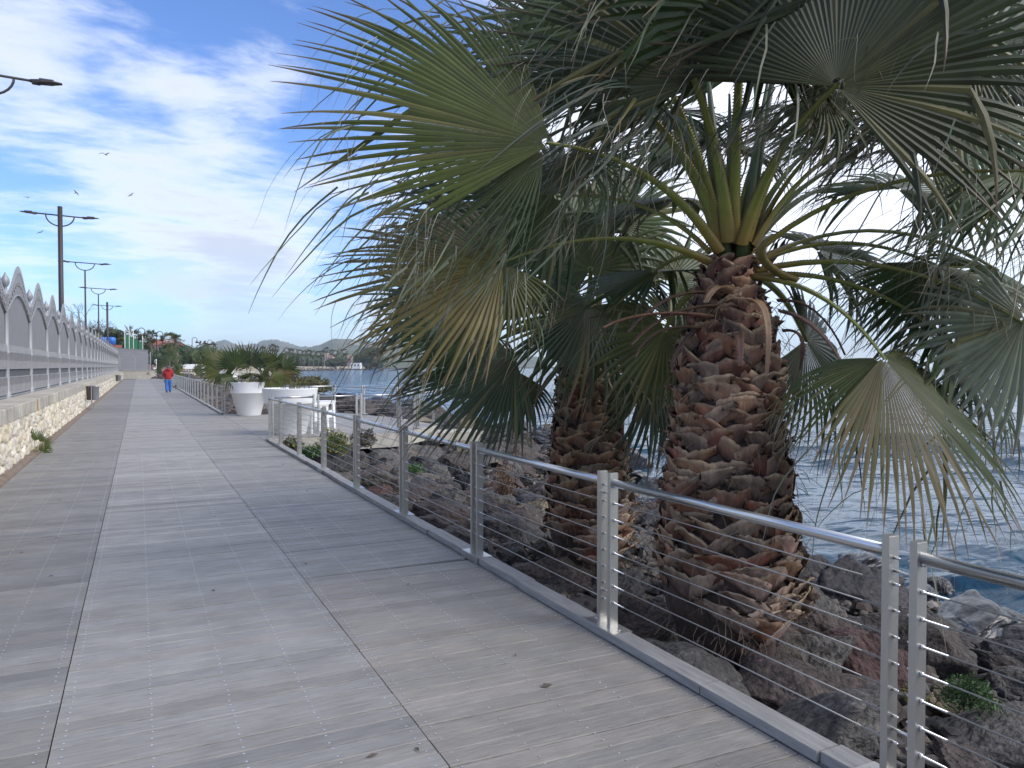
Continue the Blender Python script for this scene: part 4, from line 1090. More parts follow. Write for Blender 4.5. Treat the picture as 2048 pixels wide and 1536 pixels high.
# ------------------------------------------------------------------ planters with palms
def planter(loc, label, n=40):
    t = empty('planter', loc, label, 'planter', 'white round planters'); m = MB()
    m.lathe([(0, 0), (.36, 0), (.375, .02), (.565, .755), (.605, .765), (.605, .77), (.655, 1.10), (.662, 1.115), (.655, 1.125), (.60, 1.125), (.585, 1.10), (.56, .98), (0, .98)], loc, n)
    m.build('pot', M['white'], t, t.location); s = MB(); s.lathe([(0, 1.0), (.575, 1.0)], loc, 20); s.build('potting_soil', M['soil'], t, t.location); return t
planter((3.31, 26.55, 0), 'white planter holding the bushy fan palm, next to the long railing')
planter((3.29, 18.75, 0), 'white planter with only thin grasses, standing behind the near railing end')
def small_palm(loc, leaves, label, cat='palm', n=26, grp=None, stalk=None, name='potted_palm'):
    root = empty(name, loc, label, cat, grp); b = Vector(loc)
    for (dx, dy, dz), R, D, N, tone, kw in leaves:
        hub = b+V3(dx, dz, dy); mb = MB(); fan_leaf(mb, hub, V3(*D), V3(*N), R, rng, n=n, tone=tone, threads=0, wind=.05, **kw)
        lf = mb.build('leaf', M['frond'], root, root.location); pm = MB()
        petiole(pm, b+V3(dx*.08, 0, dy*.08), b+V3(dx*.35, dz*.6, dy*.35), hub, .022 if R > .3 else .008, .010 if R > .3 else .004, n=6, teeth=False); pm.build('petiole', M['petiole'], lf, root.location)
    return root
small_palm((3.31, 26.55, 1.0), [
 ((-.2, .2, .78), .75, (-.2, 1, 0), (0, .2, -1), OL, dict(spread=120, droop=.15)), ((.65, .3, .62), .75, (.6, .7, 0), (0, .2, -1), DG, dict(spread=115, droop=.15)),
 ((-.9, -.2, .45), .7, (-1, .2, -.2), (0, .4, -.9), OL, dict(spread=110, droop=.25)), ((.2, -.3, .35), .7, (.1, .2, -.8), (0, .8, -.5), DG, dict(spread=130, droop=.4)),
 ((.55, -.3, .45), .75, (.6, .2, -.5), (0, .6, -.8), OL, dict(spread=120, droop=.3)), ((1.1, .1, .6), .75, (1, .35, 0), (0, .3, -1), DG, dict(spread=95, droop=.15)),
 ((-1.10, .1, .72), .80, (-.8, .6, -.1), (0, .3, -1), OL, dict(spread=100, droop=.1)),
 ((-.35, -.2, .62), .80, (-.3, .9, -.3), (0, .3, -1), DG, dict(spread=120, droop=.1)),
 ((.05, .1, .66), .78, (.1, 1, 0), (0, .2, -1), (.03, .05, .025), dict(spread=115, droop=.1)),
 ((.35, .2, .7), .75, (.6, .8, .1), (0, .3, -1), OL, dict(spread=110, droop=.12)),
 ((.95, .0, .38), .72, (.9, -.1, -.2), (0, .5, -.9), (.12, .095, .035), dict(spread=110, droop=.2, inner=(.24, .12, .05))),
 ((.80, -.2, .25), .70, (.9, -.4, -.2), (0, .5, -.9), OL, dict(spread=120, droop=.25)),
 ((1.05, .3, .5), .70, (1, .2, 0), (0, .4, -.9), DG, dict(spread=100, droop=.2)),
 ((-.6, .4, .72), .72, (-.5, .9, .2), (0, .3, -1), GG, dict(spread=110, droop=.12)),
 ((-.45, -.3, .3), .65, (-.6, -.1, -.4), (0, .7, -.7), DG, dict(spread=120, droop=.4))],
 'bushy green fan palm with an orange tinged leaf growing in the white planter', grp=None)
gr = MB(); b = Vector((3.35, 18.75, 1.0))
for i in range(90):
    a = rng.uniform(0, 6.28); r = rng.uniform(0, .5); p = b+Vector((r*math.cos(a), r*math.sin(a), 0)); q = p+Vector((rng.gauss(.05, .12), rng.gauss(0, .12), rng.uniform(.12, .36))); w = .006
    k = rng.uniform(.7, 1.3); gr.add([p-VR*w, p+VR*w, p.lerp(q, .6)+VR*w*.6+VU*.03, p.lerp(q, .6)-VR*w*.6+VU*.03, q], [(0, 1, 2, 3), (3, 2, 4)], [(.13*k, .13*k, .055*k)]*5)
tag(gr.build('grass_tuft', M['plant']), 'thin olive grass growing in the white planter behind the near railing end', 'grass plant')
# white garden stools beside the planter: slab top, two panel legs, cross bar
def stool(loc, rz, label):
    t = empty('stool', loc, label, 'stool', 'white plastic stools', rz)
    m = MB(); m.box((-.27, -.20, .70), (.27, .20, .745)); m.box((-.255, -.185, .66), (.255, .185, .70)); m.build('seat', M['white'], t)
    for s in (-1, 1):
        for q in (-1, 1): m = MB(); m.add([(s*.25, q*.18, .66), (s*.25-s*.07, q*.18, .66), (s*.25-s*.07, q*.18-q*.06, .66), (s*.25, q*.18-q*.06, .66), (s*.27, q*.2, 0), (s*.27-s*.055, q*.2, 0), (s*.27-s*.055, q*.2-q*.05, 0), (s*.27, q*.2-q*.05, 0)],
                                        [(0, 1, 2, 3), (7, 6, 5, 4), (0, 4, 5, 1), (1, 5, 6, 2), (2, 6, 7, 3), (3, 7, 4, 0)]); m.build('leg', M['white'], t)
    m = MB(); m.box((-.20, -.155, .30), (.20, -.13, .50)); m.box((-.20, .13, .30), (.20, .155, .50)); m.build('side_panel', M['white'], t)
    return t
stool((3.92, 18.85, 0), .45, 'white plastic stool just right of the planter behind the near railing')
stool((4.35, 20.0, 0), .5, 'second white stool further back, half hidden by the first one')
# second terrace far away
planter((9.3, 101.5, 0), 'tiny looking far planter, leftmost on the second terrace', 20)
planter((10.1, 100.5, 0), 'far planter on the second terrace, right of the leftmost one', 20)
stool((10.8, 100.0, 0), .4, 'white stool far away beside the two small planters')
for (x, y, lab) in ((9.3, 101.5, 'fan palm in the leftmost far planter'), (10.1, 100.5, 'fan palm in the right hand far planter, leaves leaning right')):
    lv = []
    for i in range(9):
        a = i*2.4; e = .5+.5*((i*7) % 5)/5
        lv.append(((1.3*math.cos(a), 1.0*math.sin(a), 1.0+1.1*e), 1.1, (math.cos(a), .5, math.sin(a)*.5), (0, .5, -.8), OL if i % 2 else GG, dict(spread=120, droop=.2, lite=True)))
    small_palm((x, y, 1.0), lv, lab, n=16)
# palm bush past the person, right of the railing, and its lower neighbours
def palm_bush(px, py, Z, w, h, n, label, seed):
    r = random.Random(seed); b = P(px, py, Z); lv = []
    for i in range(n):
        a = r.uniform(-1, 1); e = r.random()
        lv.append(((a*w, r.uniform(-.5, .5)*w, .25*h+e*h*(1-.5*abs(a))), h*.45, (a*1.3, .9-abs(a)*.5, r.uniform(-.4, .4)), (0, .4, -.9), r.choice([OL, DG, GG]), dict(spread=110, droop=.2, lite=True)))
    return small_palm(b, lv, label, n=16, name='palm_bush', cat='palm')
palm_bush(362, 752, 80, 2.2, 2.4, 13, 'bushy low fan palm just right of the head of the person in red', 3)
palm_bush(382, 762, 72, 1.6, 1.3, 8, 'low sprawling fan palm in front of the boat cover, right of the long railing', 4)
# self-sown palm at the foot of the wall
lv = []
r5 = random.Random(6)
for a, e, R in ((-.9, .9, .26), (-.35, 1.1, .27), (.15, 1.0, .24), (.6, .95, .27), (1.0, .6, .26), (.9, .25, .24), (.5, .35, .2), (-.7, .4, .2)):
    lv.append(((a*.20, -.05, e*.26), R, (a, e, -.15), (0, .3, -1), (.12, .17, .06), dict(spread=62, droop=.12, fuse=.4)))
small_palm((-1.80, 16.9, -.03), lv, 'little self sown fan palm at the foot of the cream stone wall', n=11, name='palm_seedling')
# ------------------------------------------------------------------ shrubs among the rocks
def shrub(loc, w, h, n, cols, label, flowers=0, leaf=.03, name='shrub', seed=1, stems=True):
    r = random.Random(seed); root = empty(name, loc, label, 'plant'); b = Vector(loc); m = MB(); fm = MB(); sm = MB(); sm.cc = (.12, .10, .05)
    for i in range(n):
        d = Vector((r.gauss(0, 1), r.gauss(0, 1), abs(r.gauss(0, 1)))).normalized(); q = r.random()**.5; t = b+Vector((d.x*w*q, d.y*w*q, d.z*h*q))
        if stems and i % 6 == 0: sm.tube([b+Vector((d.x*.05, d.y*.05, 0)), b.lerp(t, .6)+Vector((0, 0, .04)), t], [.006, .004, .002], 4)
        c = r.choice(cols); k = r.uniform(.7, 1.3); c = tuple(x*k for x in c)
        for _ in range(5):
            dd = Vector((r.gauss(0, .7), r.gauss(0, .7), r.gauss(.5, .6))).normalized(); s = dd.cross(Vector((r.gauss(0, 1), r.gauss(0, 1), .3))).normalized(); p = t+Vector((r.gauss(0, .02), r.gauss(0, .02), r.gauss(0, .02))); L = leaf*r.uniform(.7, 1.6)
            m.add([p-s*L*.14, p+s*L*.14, p+dd*L*.6+s*L*.16, p+dd*L*1.2, p+dd*L*.6-s*L*.16], [(0, 1, 2, 3, 4)], [c]*5)
    for i in range(flowers):
        d = Vector((r.gauss(0, .8), r.gauss(0, .8), abs(r.gauss(.6, .5)))).normalized(); t = b+Vector((d.x*w, d.y*w, d.z*h+.02))
        for _ in range(6): s = Vector((r.gauss(0, 1), r.gauss(0, 1), r.gauss(0, .4))).normalized()*.03; fm.add([t, t+s+Vector((0, 0, .01)), t+Vector((-s.y, s.x, .02))], [(0, 1, 2)])
    m.build('leaves', M['plant'], root, root.location)
    if sm.v: sm.build('stems', M['bark'], root, root.location)
    if flowers: fm.build('flowers', M['flower'], root, root.location)
G1, G2, G3 = (.10, .14, .04), (.16, .17, .045), (.06, .10, .035)
shrub(P(665, 905, 15.0), .34, .46, 420, [G1, G2, (.22, .20, .06), G3], 'yellow green flowering bush on the rocks behind the railing', 26, .045, seed=2)
shrub(P(580, 900, 15.6), .28, .28, 200, [G3, G1, (.12, .09, .06)], 'low green plant creeping behind the end of the near railing', 4, .04, seed=3)
shrub(P(622, 912, 14.6), .22, .2, 160, [(.05, .12, .03), G3], 'small bright green clump close to the kerb behind the railing', 0, .05, seed=9)
shrub(P(725, 893, 16.0), .3, .42, 200, [(.13, .11, .08), (.10, .08, .06)], 'dry brownish grey bush in front of the terrace corner', 0, .05, seed=4)
shrub(P(1945, 1412, 4.5), .15, .14, 300, [(.07, .13, .04), (.10, .17, .06), (.045, .09, .03)], 'green samphire clump growing between the rocks at lower right', 0, .022, seed=5)
shrub(P(1836, 1410, 4.4), .05, .10, 40, [(.24, .22, .03), (.16, .17, .04)], 'small yellow green sprig seen between the two nearest posts', 0, .02, seed=6)
shrub(P(1008, 990, 11.2), .22, .50, 170, [(.20, .11, .06), (.16, .09, .05)], 'rust brown dead weed standing among the rocks left of the second palm', 0, .03, seed=7)
shrub(P(826, 945, 13.5), .22, .14, 80, [(.06, .13, .03)], 'tiny green clump between two boulders in mid slope', 0, .04, seed=8)
shrub((-1.78, 10.9, -.05), .06, .12, 30, [(.10, .17, .03)], 'tiny green weed at the wall foot on the left border', 0, .03, seed=12)
shrub(P(622, 783, 33), .95, .62, 420, [(.15, .15, .06), (.11, .12, .045), (.19, .17, .08)], 'olive bush on the rocks beyond the white planters, spit behind it', 0, .13, seed=15)
lf = MB(); r = random.Random(3)
for i in range(50):
    u, v = r.uniform(-1.7, 2.4), r.uniform(1.6, 24)**1.0; a = r.uniform(0, 6.28); L = r.uniform(.012, .035); d = Vector((math.cos(a), math.sin(a), 0)); s = Vector((-d.y, d.x, 0)); p = Vector((u, v, .004))
    lf.add([p-d*L, p+s*L*.3+VU*.008, p+d*L+VU*.004, p-s*L*.3+VU*.003], [(0, 1, 2, 3)])
lf.add([Vector((1.83, 3.35, .004)), Vector((1.86, 3.37, .012)), Vector((1.90, 3.35, .006)), Vector((1.86, 3.33, .004))], [(0, 1, 2, 3)])
tag(lf.build('leaf_litter', M['bark']), 'tiny dry leaf scraps scattered over the grey boards', 'leaf litter', kind='stuff')

# ------------------------------------------------------------------ lamps behind the fence
def lamp(v, label, through, H=9.3, u=-3.5, r0=.09):
    t = empty('street_lamp', (u, v, .3), label, 'street lamp', 'double armed street lamps behind the fence'); o = Vector((u, v, 0)); T = lambda x, z: o+Vector((x, 0, z))
    m = MB(); m.tube([T(0, .3), T(0, 4), T(0, H+.45 if through else H-.52)], [r0, r0*.85, r0*(.8 if through else .55)], 12); m.build('pole', M['dark'], t, t.location)
    m = MB(); m.tube([T(-1.0, H+.03), T(1.0, H-.03)], .035, 8); m.tube([T(.62*math.cos(a), H-.02-.52*math.sin(a)) for a in [i*math.pi/14 for i in range(15)]], .032, 8); m.build('arm', M['dark'], t, t.location)
    for s in (-1, 1):
        m = MB(); z = H-.0+(.03 if s < 0 else -.03); m.tube([T(s*.98, z), T(s*1.12, z+.01)], .05, 8)
        a = T(s*1.05, z+.03); 
        for x0, x1, w0, w1, zt, zb in ((1.02, 1.20, .07, .15, .03, -.07), (1.20, 1.50, .15, .16, .05, -.03), (1.50, 1.72, .16, .07, .035, .0)):
            m.add([T(s*x0, z+zt)+Vector((0, -w0, 0)), T(s*x0, z+zt)+Vector((0, w0, 0)), T(s*x1, z+zt)+Vector((0, w1, 0)), T(s*x1, z+zt)+Vector((0, -w1, 0)),
                   T(s*x0, z+zb)+Vector((0, -w0, 0)), T(s*x0, z+zb)+Vector((0, w0, 0)), T(s*x1, z+zb+.02)+Vector((0, w1, 0)), T(s*x1, z+zb+.02)+Vector((0, -w1, 0))],
                  [(0, 1, 2, 3), (7, 6, 5, 4), (0, 3, 7, 4), (1, 5, 6, 2), (0, 4, 5, 1), (3, 2, 6, 7)])
        h = m.build('lamp_head', M['dark'], t, t.location)
        m = MB(); m.box(tuple(T(s*1.36, z+.052)-Vector((.17, .10, 0))), tuple(T(s*1.36, z+.052)+Vector((.17, .10, .03)))); m.build('top_cover', M['lamp_top'], h, t.location)
lamp(23.8, 'street lamp of which only one arm shows at the upper left border', True)
lamp(44.4, 'nearest full street lamp with a thick pole rising above its arms', True, r0=.14)
lamp(63.9, 'slim street lamp second in the row behind the fence, pole ending at the half ring', False)
lamp(84.3, 'slim street lamp third in the row behind the fence', False)
lamp(107.5, 'farthest double armed street lamp, last in the row, with a thicker pole', True, r0=.15)
# gulls
def gull(px, py, Z, span, roll, yaw, label, dark=False, flap=.25):
    c = P(px, py, Z); root = empty('gull', c, label, 'bird', 'gulls in the sky'); m = MB(); m.smooth = True
    rt = (VR*math.cos(roll)+VU*math.sin(roll)); f = (VR*math.sin(yaw)+VF*math.cos(yaw)); f = (f-rt*f.dot(rt)).normalized(); up = rt.cross(f).normalized()
    if up.z < 0: up = -up
    s = span/2
    m.tube([c-f*s*.42, c-f*s*.25, c, c+f*s*.25, c+f*s*.36, c+f*s*.46], [s*.02, s*.07, s*.10, s*.08, s*.045, s*.008], 8)
    for sg in (-1, 1):
        top = []; pts = [(0, 0, .16), (.35, flap, .19), (.62, flap*.9, .15), (1.0, flap*.15, .02)]
        vs = []
        for x, z, ch in pts:
            q = c+rt*sg*x*s+up*z*s; bk = -f*(.22*s*max(0, x-.4)); vs += [q+bk+f*ch*s, q+bk-f*ch*s*.6, q+bk+f*ch*s*.3-up*s*.02]
        fs = []
        for i in range(3): a = i*3; b2 = a+3; fs += [(a, b2, b2+1, a+1), (a, a+2, b2+2, b2), (a+2, a+1, b2+1, b2+2)]
        m.add(vs, fs)
    q = c-f*s*.38; m.add([q, q-f*s*.22+rt*s*.10, q-f*s*.22-rt*s*.10, q-up*s*.02], [(0, 1, 2), (0, 3, 1), (0, 2, 3)])
    m.build('bird_body', M['gull_dark'] if dark else M['gull'], root, c)
gull(217, 312, 62, 1.12, .0, .4, 'gull gliding highest, alone above the others', flap=.22)
gull(157, 388, 60, .62, -.8, .9, 'dark steeply banking gull above the first full lamp', True)
gull(266, 392, 62, .62, .62, .6, 'gull tilted to the right of the others above the lamps', flap=.12)
gull(60, 397, 62, .72, -.12, .2, 'gull left of the nearest full lamp top', flap=.2)
gull(85, 466, 62, .68, .42, .5, 'gull below the left arm of the nearest full lamp', flap=.12)
gull(476, 443, 90, .55, .0, .3, 'tiny far gull over the middle of the sky near the cloud')
gull(634, 415, 90, .3, .1, .3, 'tiniest gull just left of the palm leaf tips') if False else None
# bins on the wall foot
def bin_(v, label):
    u = -1.66; t = empty('litter_bin', (u, v, 0), label, 'litter bin', 'litter bins along the wall'); m = MB(); m.box((u-.0, v-.03, 0), (u+.045, v+.03, .93)); m.build('post', M['binsteel'], t, t.location)
    m = MB(); m.lathe([(.0, .36), (.10, .36), (.11, .38), (.12, .84), (.13, .85), (.13, .90), (.11, .90), (.10, .60), (0, .60)], (u-.05, v+.17, 0), 18); m.build('round_bin', M['binbrown'], t, t.location)
    m = MB(); m.lathe([(.0, .36), (.11, .36), (.115, .38), (.12, .86), (.13, .87), (.13, .90), (.10, .91), (0, .91)], (u+.16, v+.03, 0), 18); m.build('steel_bin', M['binsteel'], t, t.location)
bin_(32.9, 'pair of litter bins on a post, nearer one at the foot of the stone wall')
bin_(74, 'far litter bin pair near the end of the stone wall')

# ------------------------------------------------------------------ the person
def skinned(name, verts, edges, radii, m_, parent, org, sub=2):
    me = bpy.data.meshes.new('tmp'); me.from_pydata([tuple(v) for v in verts], edges, []); o = bpy.data.objects.new('tmp', me); COL.objects.link(o)
    o.modifiers.new('s', 'SKIN'); me.skin_vertices[0].data[0].use_root = True
    for i, r in enumerate(radii): me.skin_vertices[0].data[i].radius = r if hasattr(r, '__len__') else (r, r)
    md = o.modifiers.new('d', 'SUBSURF'); md.levels = sub; md.render_levels = sub
    dg = bpy.context.evaluated_depsgraph_get(); ev = o.evaluated_get(dg); nm = bpy.data.meshes.new_from_object(ev); bpy.data.objects.remove(o)
    nm.name = name; nm.materials.clear(); nm.materials.append(m_); nm.transform(Matrix.Translation(-Vector(org)))
    nm.polygons.foreach_set('use_smooth', [True]*len(nm.polygons)); q = bpy.data.objects.new(name, nm); COL.objects.link(q); q.parent = parent; return q
def person():
    c = Vector((1.66, 52.3, 0)); t = empty('person', c, 'person seen from behind walking away in a red hooded jacket and bright blue trousers', 'person'); T = lambda x, y, z: c+Vector((x, y, z))
    vs = [T(0, 0, .90), T(0, 0, 1.12), T(0, .01, 1.36), T(0, .02, 1.44), T(0, .03, 1.53), T(0, .035, 1.60),
          T(-.19, .01, 1.37), T(-.25, .02, 1.14), T(-.20, .16, .98), T(-.15, .22, .97), T(.19, .01, 1.37), T(.25, .02, 1.14), T(.20, .16, .98), T(.15, .22, .97),
          T(-.09, 0, .86), T(-.10, .0, .48), T(-.10, -.12, .10), T(-.10, -.02, .04), T(.09, 0, .86), T(.10, .10, .48), T(.10, .12, .10), T(.10, .24, .04)]
    es = [(0, 1), (1, 2), (2, 3), (3, 4), (4, 5), (2, 6), (6, 7), (7, 8), (8, 9), (2, 10), (10, 11), (11, 12), (12, 13), (0, 14), (14, 15), (15, 16), (16, 17), (0, 18), (18, 19), (19, 20), (20, 21)]
    rd = [.14, .13, .13, .055, .085, .09, .06, .045, .035, .03, .06, .045, .035, .03, .085, .055, .04, .035, .085, .055, .04, .035]
    skinned('body', vs, es, rd, M['skin'], t, c)
    js = [T(0, 0, .84), T(0, 0, .90), T(0, 0, 1.12), T(0, 0, 1.34), T(0, .015, 1.44), T(-.20, 0, 1.37), T(-.245, .01, 1.15), T(-.235, .14, 1.00), T(.20, 0, 1.37), T(.245, .01, 1.15), T(.235, .14, 1.0)]
    skinned('jacket', js, [(0, 1), (1, 2), (2, 3), (3, 4), (3, 5), (5, 6), (6, 7), (3, 8), (8, 9), (9, 10)], [(.21, .15), (.22, .16), (.21, .16), (.17, .14), (.10, .10), (.09, .09), (.08, .08), (.06, .06), (.09, .09), (.08, .08), (.06, .06)], M['red_cloth'], t, c)
    hd = MB(); hd.smooth = True; hd.lathe([(.0, -.07), (.10, -.06), (.15, .0), (.135, .05), (.09, .07), (0, .05)], tuple(T(0, -.07, 1.44)), 14); hd.build('hood', M['red_cloth'], t, c)
    for s, k1, k2 in ((-1, (.0, .48), (-.12, .13)), (1, (.10, .48), (.12, .13))):
        skinned('trouser_leg', [T(s*.09, 0, .86), T(s*.10, k1[0], k1[1]), T(s*.10, k2[0], k2[1]), T(s*.10, k2[0], k2[1]-.06)], [(0, 1), (1, 2), (2, 3)], [(.125, .14), (.10, .10), (.09, .09), (.085, .085)], M['blue_cloth'], t, c)
        yy = k2[0]; sh = MB(); sh.smooth = True; sh.tube([T(s*.10, yy-.09, .05), T(s*.10, yy, .055), T(s*.10, yy+.12, .04), T(s*.10, yy+.19, .03)], [.03, .05, .048, .025], 10, flat=.85); sh.build('shoe', M['shoe'], t, c)
    h = MB(); h.smooth = True; h.lathe([(.045, -.10), (.094, -.04), (.102, .02), (.092, .07), (.055, .108), (0, .118)], tuple(T(0, .025, 1.585)), 16); h.build('hair', M['hair'], t, c)
person()

# ------------------------------------------------------------------ far things
def far_box(name, px0, px1, py0, py1, Z, depth, m_, label, cat, roof=None, windows=0, base=None):
    a = P(px0, py1, Z); b = P(px1, py1, Z); zt = CAMH+(733-py0)/1500*Z; zb = a.z if base is None else base
    root = empty(name, (a+b)/2, label, cat); d = (b-a); d.z = 0; L = d.length; d.normalize(); n = Vector((-d.y, d.x, 0)); c = (a+b)/2; c.z = 0
    m = MB(); m.obox(c+n*depth/2+VU*(zt+zb)/2, d, n, VU, L/2, depth/2, (zt-zb)/2); m.build('walls', m_, root, root.location)
    if roof:
        m = MB(); h = roof; o = .4; q = c+n*depth/2
        A = [q-d*(L/2+o)-n*(depth/2+o), q+d*(L/2+o)-n*(depth/2+o), q+d*(L/2+o)+n*(depth/2+o), q-d*(L/2+o)+n*(depth/2+o)]
        A = [Vector((x.x, x.y, zt+.01)) for x in A]; r0 = q-d*L*.3; r1 = q+d*L*.3; r0.z = r1.z = zt+h
        m.add(A+[r0, r1], [(0, 1, 5, 4), (1, 2, 5), (2, 3, 4, 5), (3, 0, 4), (3, 2, 1, 0)]); m.build('roof', M['roof'], root, root.location)
    nw = windows
    for i in range(nw):
        x = -L/2+L*(i+.5)/nw; m = MB(); m.obox(c+d*x-n*.02+VU*(zb+(zt-zb)*.6), d, n, VU, L/nw*.22, .03, (zt-zb)*.16); m.build('window', M['window'], root, root.location)
    return root
TV = {}
def blob_tree(px, py0, py1, w, Z, label, seed, cols, umbrella=True, grp=None, trunk=True, name='pine_tree', dens=1.0):
    """crown built from many small leaf clumps; py0 top, py1 bottom of the crown, w crown width in px"""
    r = random.Random(seed); gz = -.3; b = P(px, 733, Z); b.z = gz; k = Z/1500; root = empty(name, b, label, 'tree', grp)
    ztop = CAMH+(733-py0)*k; zbot = CAMH+(733-py1)*k; W = w*k/2; H = (ztop-zbot)/2; c = Vector((b.x, b.y, (ztop+zbot)/2)); m = MB()
    lobes = []
    for i in range(11):
        a = r.uniform(0, 6.28); q = r.uniform(.25, .8); lobes.append((Vector((math.cos(a)*q*W, math.sin(a)*q*W*.8, r.uniform(-.35, .55)*H)), r.uniform(.3, .52)))
    sz = max(.22, k*1.7)
    for i in range(int(2600*dens)):
        lo, s = r.choice(lobes); d = Vector((r.gauss(0, 1), r.gauss(0, 1), r.gauss(0, 1))).normalized(); q = r.uniform(.75, 1.05)
        p = c+lo+Vector((d.x*W*s*q, d.y*W*s*q, d.z*H*s*1.3*q))
        if p.z > ztop: p.z = ztop-r.random()*.3*H
        if p.z < zbot: p.z = zbot+r.random()*.2*H
        kk = r.uniform(.6, 1.4); col = tuple(x*kk for x in r.choice(cols)); e = d.cross(Vector((r.gauss(0, 1), r.gauss(0, 1), r.gauss(0, 1)))).normalized()*sz*r.uniform(.5, 1.1); f = e.cross(d+Vector((r.gauss(0, .4), r.gauss(0, .4), r.gauss(0, .4)))).normalized()*sz*r.uniform(.5, 1.1)
        m.add([p-e, p-f*.6, p+e*.9, p+f], [(0, 1, 2, 3)], [col]*4)
    # dark inner body so the crown is not see-through everywhere
    t_ = (1+5**.5)/2; iv = [Vector(q).normalized() for q in [(-1,t_,0),(1,t_,0),(-1,-t_,0),(1,-t_,0),(0,-1,t_),(0,1,t_),(0,-1,-t_),(0,1,-t_),(t_,0,-1),(t_,0,1),(-t_,0,-1),(-t_,0,1)]]
    ifc = [(0,11,5),(0,5,1),(0,1,7),(0,7,10),(0,10,11),(1,5,9),(5,11,4),(11,10,2),(10,7,6),(7,1,8),(3,9,4),(3,4,2),(3,2,6),(3,6,8),(3,8,9),(4,9,5),(2,4,11),(6,2,10),(8,6,7),(9,8,1)]
    for lo, s in lobes: m.add([c+lo+Vector((q.x*W*s, q.y*W*s, min(q.z*H*s*1.3, ztop-c.z-lo.z-.1)))*.86 for q in iv], ifc, [cols[0]]*12)
    m.build('crown', M['foliage'], root, b)
    tm = MB(); tt = Vector((b.x, b.y, zbot+H*.6)); tm.tube([b, b.lerp(tt, .5)+Vector((r.uniform(-.2, .2), 0, 0)), tt], [W*.07+.12, W*.05+.1, .08], 7)
    for i in range(5):
        lo, s = lobes[i]; tm.tube([b.lerp(tt, .75), c+lo*.8], [.1, .04], 5)
    tm.build('trunk', M['bark'], root, b); return root
PINE = [(.038, .078, .028), (.030, .062, .024), (.055, .098, .035), (.024, .046, .02)]; OLV = [(.05, .07, .028), (.07, .085, .03), (.035, .05, .022)]
GP = 'pine trees behind the promenade'
for i, (px, y0, y1, w_, Z, lab) in enumerate([(205, 655, 705, 70, 150, 'dark pine crown behind the fence next to the slim lamps'), (236, 664, 705, 40, 165, 'dark round pine crown just right of the blue tanks'),
    (275, 684, 712, 45, 175, 'olive green tree behind the green net'), (322, 693, 742, 74, 190, 'dark pine under the twin palms'), (356, 688, 742, 74, 210, 'broad dark pine right of the twin palms'),
    (390, 688, 742, 74, 215, 'broad dark pine in the middle of the grove'), (420, 694, 742, 60, 225, 'dark pine at the right end of the grove'), (440, 700, 735, 50, 260, 'pine half hidden behind the far planter palms'),
    (295, 700, 733, 22, 130, 'small bright olive tree right of the grey gate')]):
    blob_tree(px, y0, y1, w_, Z, lab, 30+i, OLV if i in (0, 2, 8) else PINE, grp=GP)
ORD = ['first', 'second', 'third', 'fourth', 'fifth', 'sixth', 'seventh', 'eighth', 'ninth', 'tenth', 'eleventh', 'twelfth', 'thirteenth', 'fourteenth', 'fifteenth', 'sixteenth', 'seventeenth', 'eighteenth', 'nineteenth', 'twentieth']
for i in range(17):
    px = 455+i*19+rng.uniform(-5, 5); Z = 560+i*15; blob_tree(px, 704+i*.35+rng.uniform(-4, 3), 742, 48, Z, '%s dark pine from the left in the tree belt of the far shore' % ORD[i], 60+i, PINE, grp='pines of the far shore', dens=.45)
blob_tree(735, 690, 735, 50, 700, 'tallest dark pine on the far shore, at the right end of the palm row', 90, PINE, dens=.8)
blob_tree(672, 716, 737, 40, 560, 'low rounded bush right at the far shoreline', 91, OLV, dens=.6)
def bare_tree(px, py0, Z, w_, label, seed):
    r = random.Random(seed); b = P(px, 733, Z); b.z = 0; root = empty('bare_tree', b, label, 'tree'); tw = MB(); k = Z/1500; top = CAMH+(733-py0)*k
    def grow(p, d, L, rad, depth):
        q = p+d*L; tw.tube([p, p.lerp(q, .5)+Vector((r.gauss(0, .05), r.gauss(0, .05), 0))*L, q], [rad, rad*.85, rad*.7], 5 if depth > 2 else 3, cap=False)
        if depth == 0: return
        for _ in range(r.choice([2, 3, 3])):
            nd = (d+Vector((r.gauss(0, .55), r.gauss(0, .45), r.gauss(.0, .35)))).normalized(); grow(q, nd, L*r.uniform(.62, .85), rad*.66, depth-1)
    grow(b, Vector((0, 0, 1)), (top)*.36, .16, 6); tw.build('trunk_and_branches', M['bark'], root, b)
bare_tree(150, 640, 95, 40, 'leafless tree behind the fence between the lamp poles', 5); bare_tree(175, 650, 105, 40, 'second leafless tree right behind, touching the slim lamp pole', 8)
# far fan palms
def far_palm_meshes(n=3):
    out = []
    for s in range(n):
        r = random.Random(s+40); m = MB()
        for i in range(34):
            a = r.uniform(0, 6.28); e = r.uniform(-1.0, 1.2); d = Vector((math.cos(a)*math.cos(e), math.sin(a)*math.cos(e), math.sin(e))); L = r.uniform(.75, 1.1)
            fan_leaf(m, d*L, d, Vector((0, 0, 1)) if abs(e) < 1 else Vector((1, 0, .2)), .85, r, n=9, spread=95, droop=.3, wind=.05, tone=r.choice([OL, DG, (.075, .075, .035)]), lite=True)
            m.tube([Vector((0, 0, 0)), d*L], [.03, .015], 3)
        t = MB(); t.cc = (.1, .08, .06); t.tube([Vector((0, 0, 0)), Vector((0, 0, .3)), Vector((.01, 0, .6)), Vector((0, 0, .93)), Vector((0, 0, 1.0))], [.055, .04, .036, .06, .04], 9)
        out.append((m, t))
    return out
FP = far_palm_meshes(); FPO = []
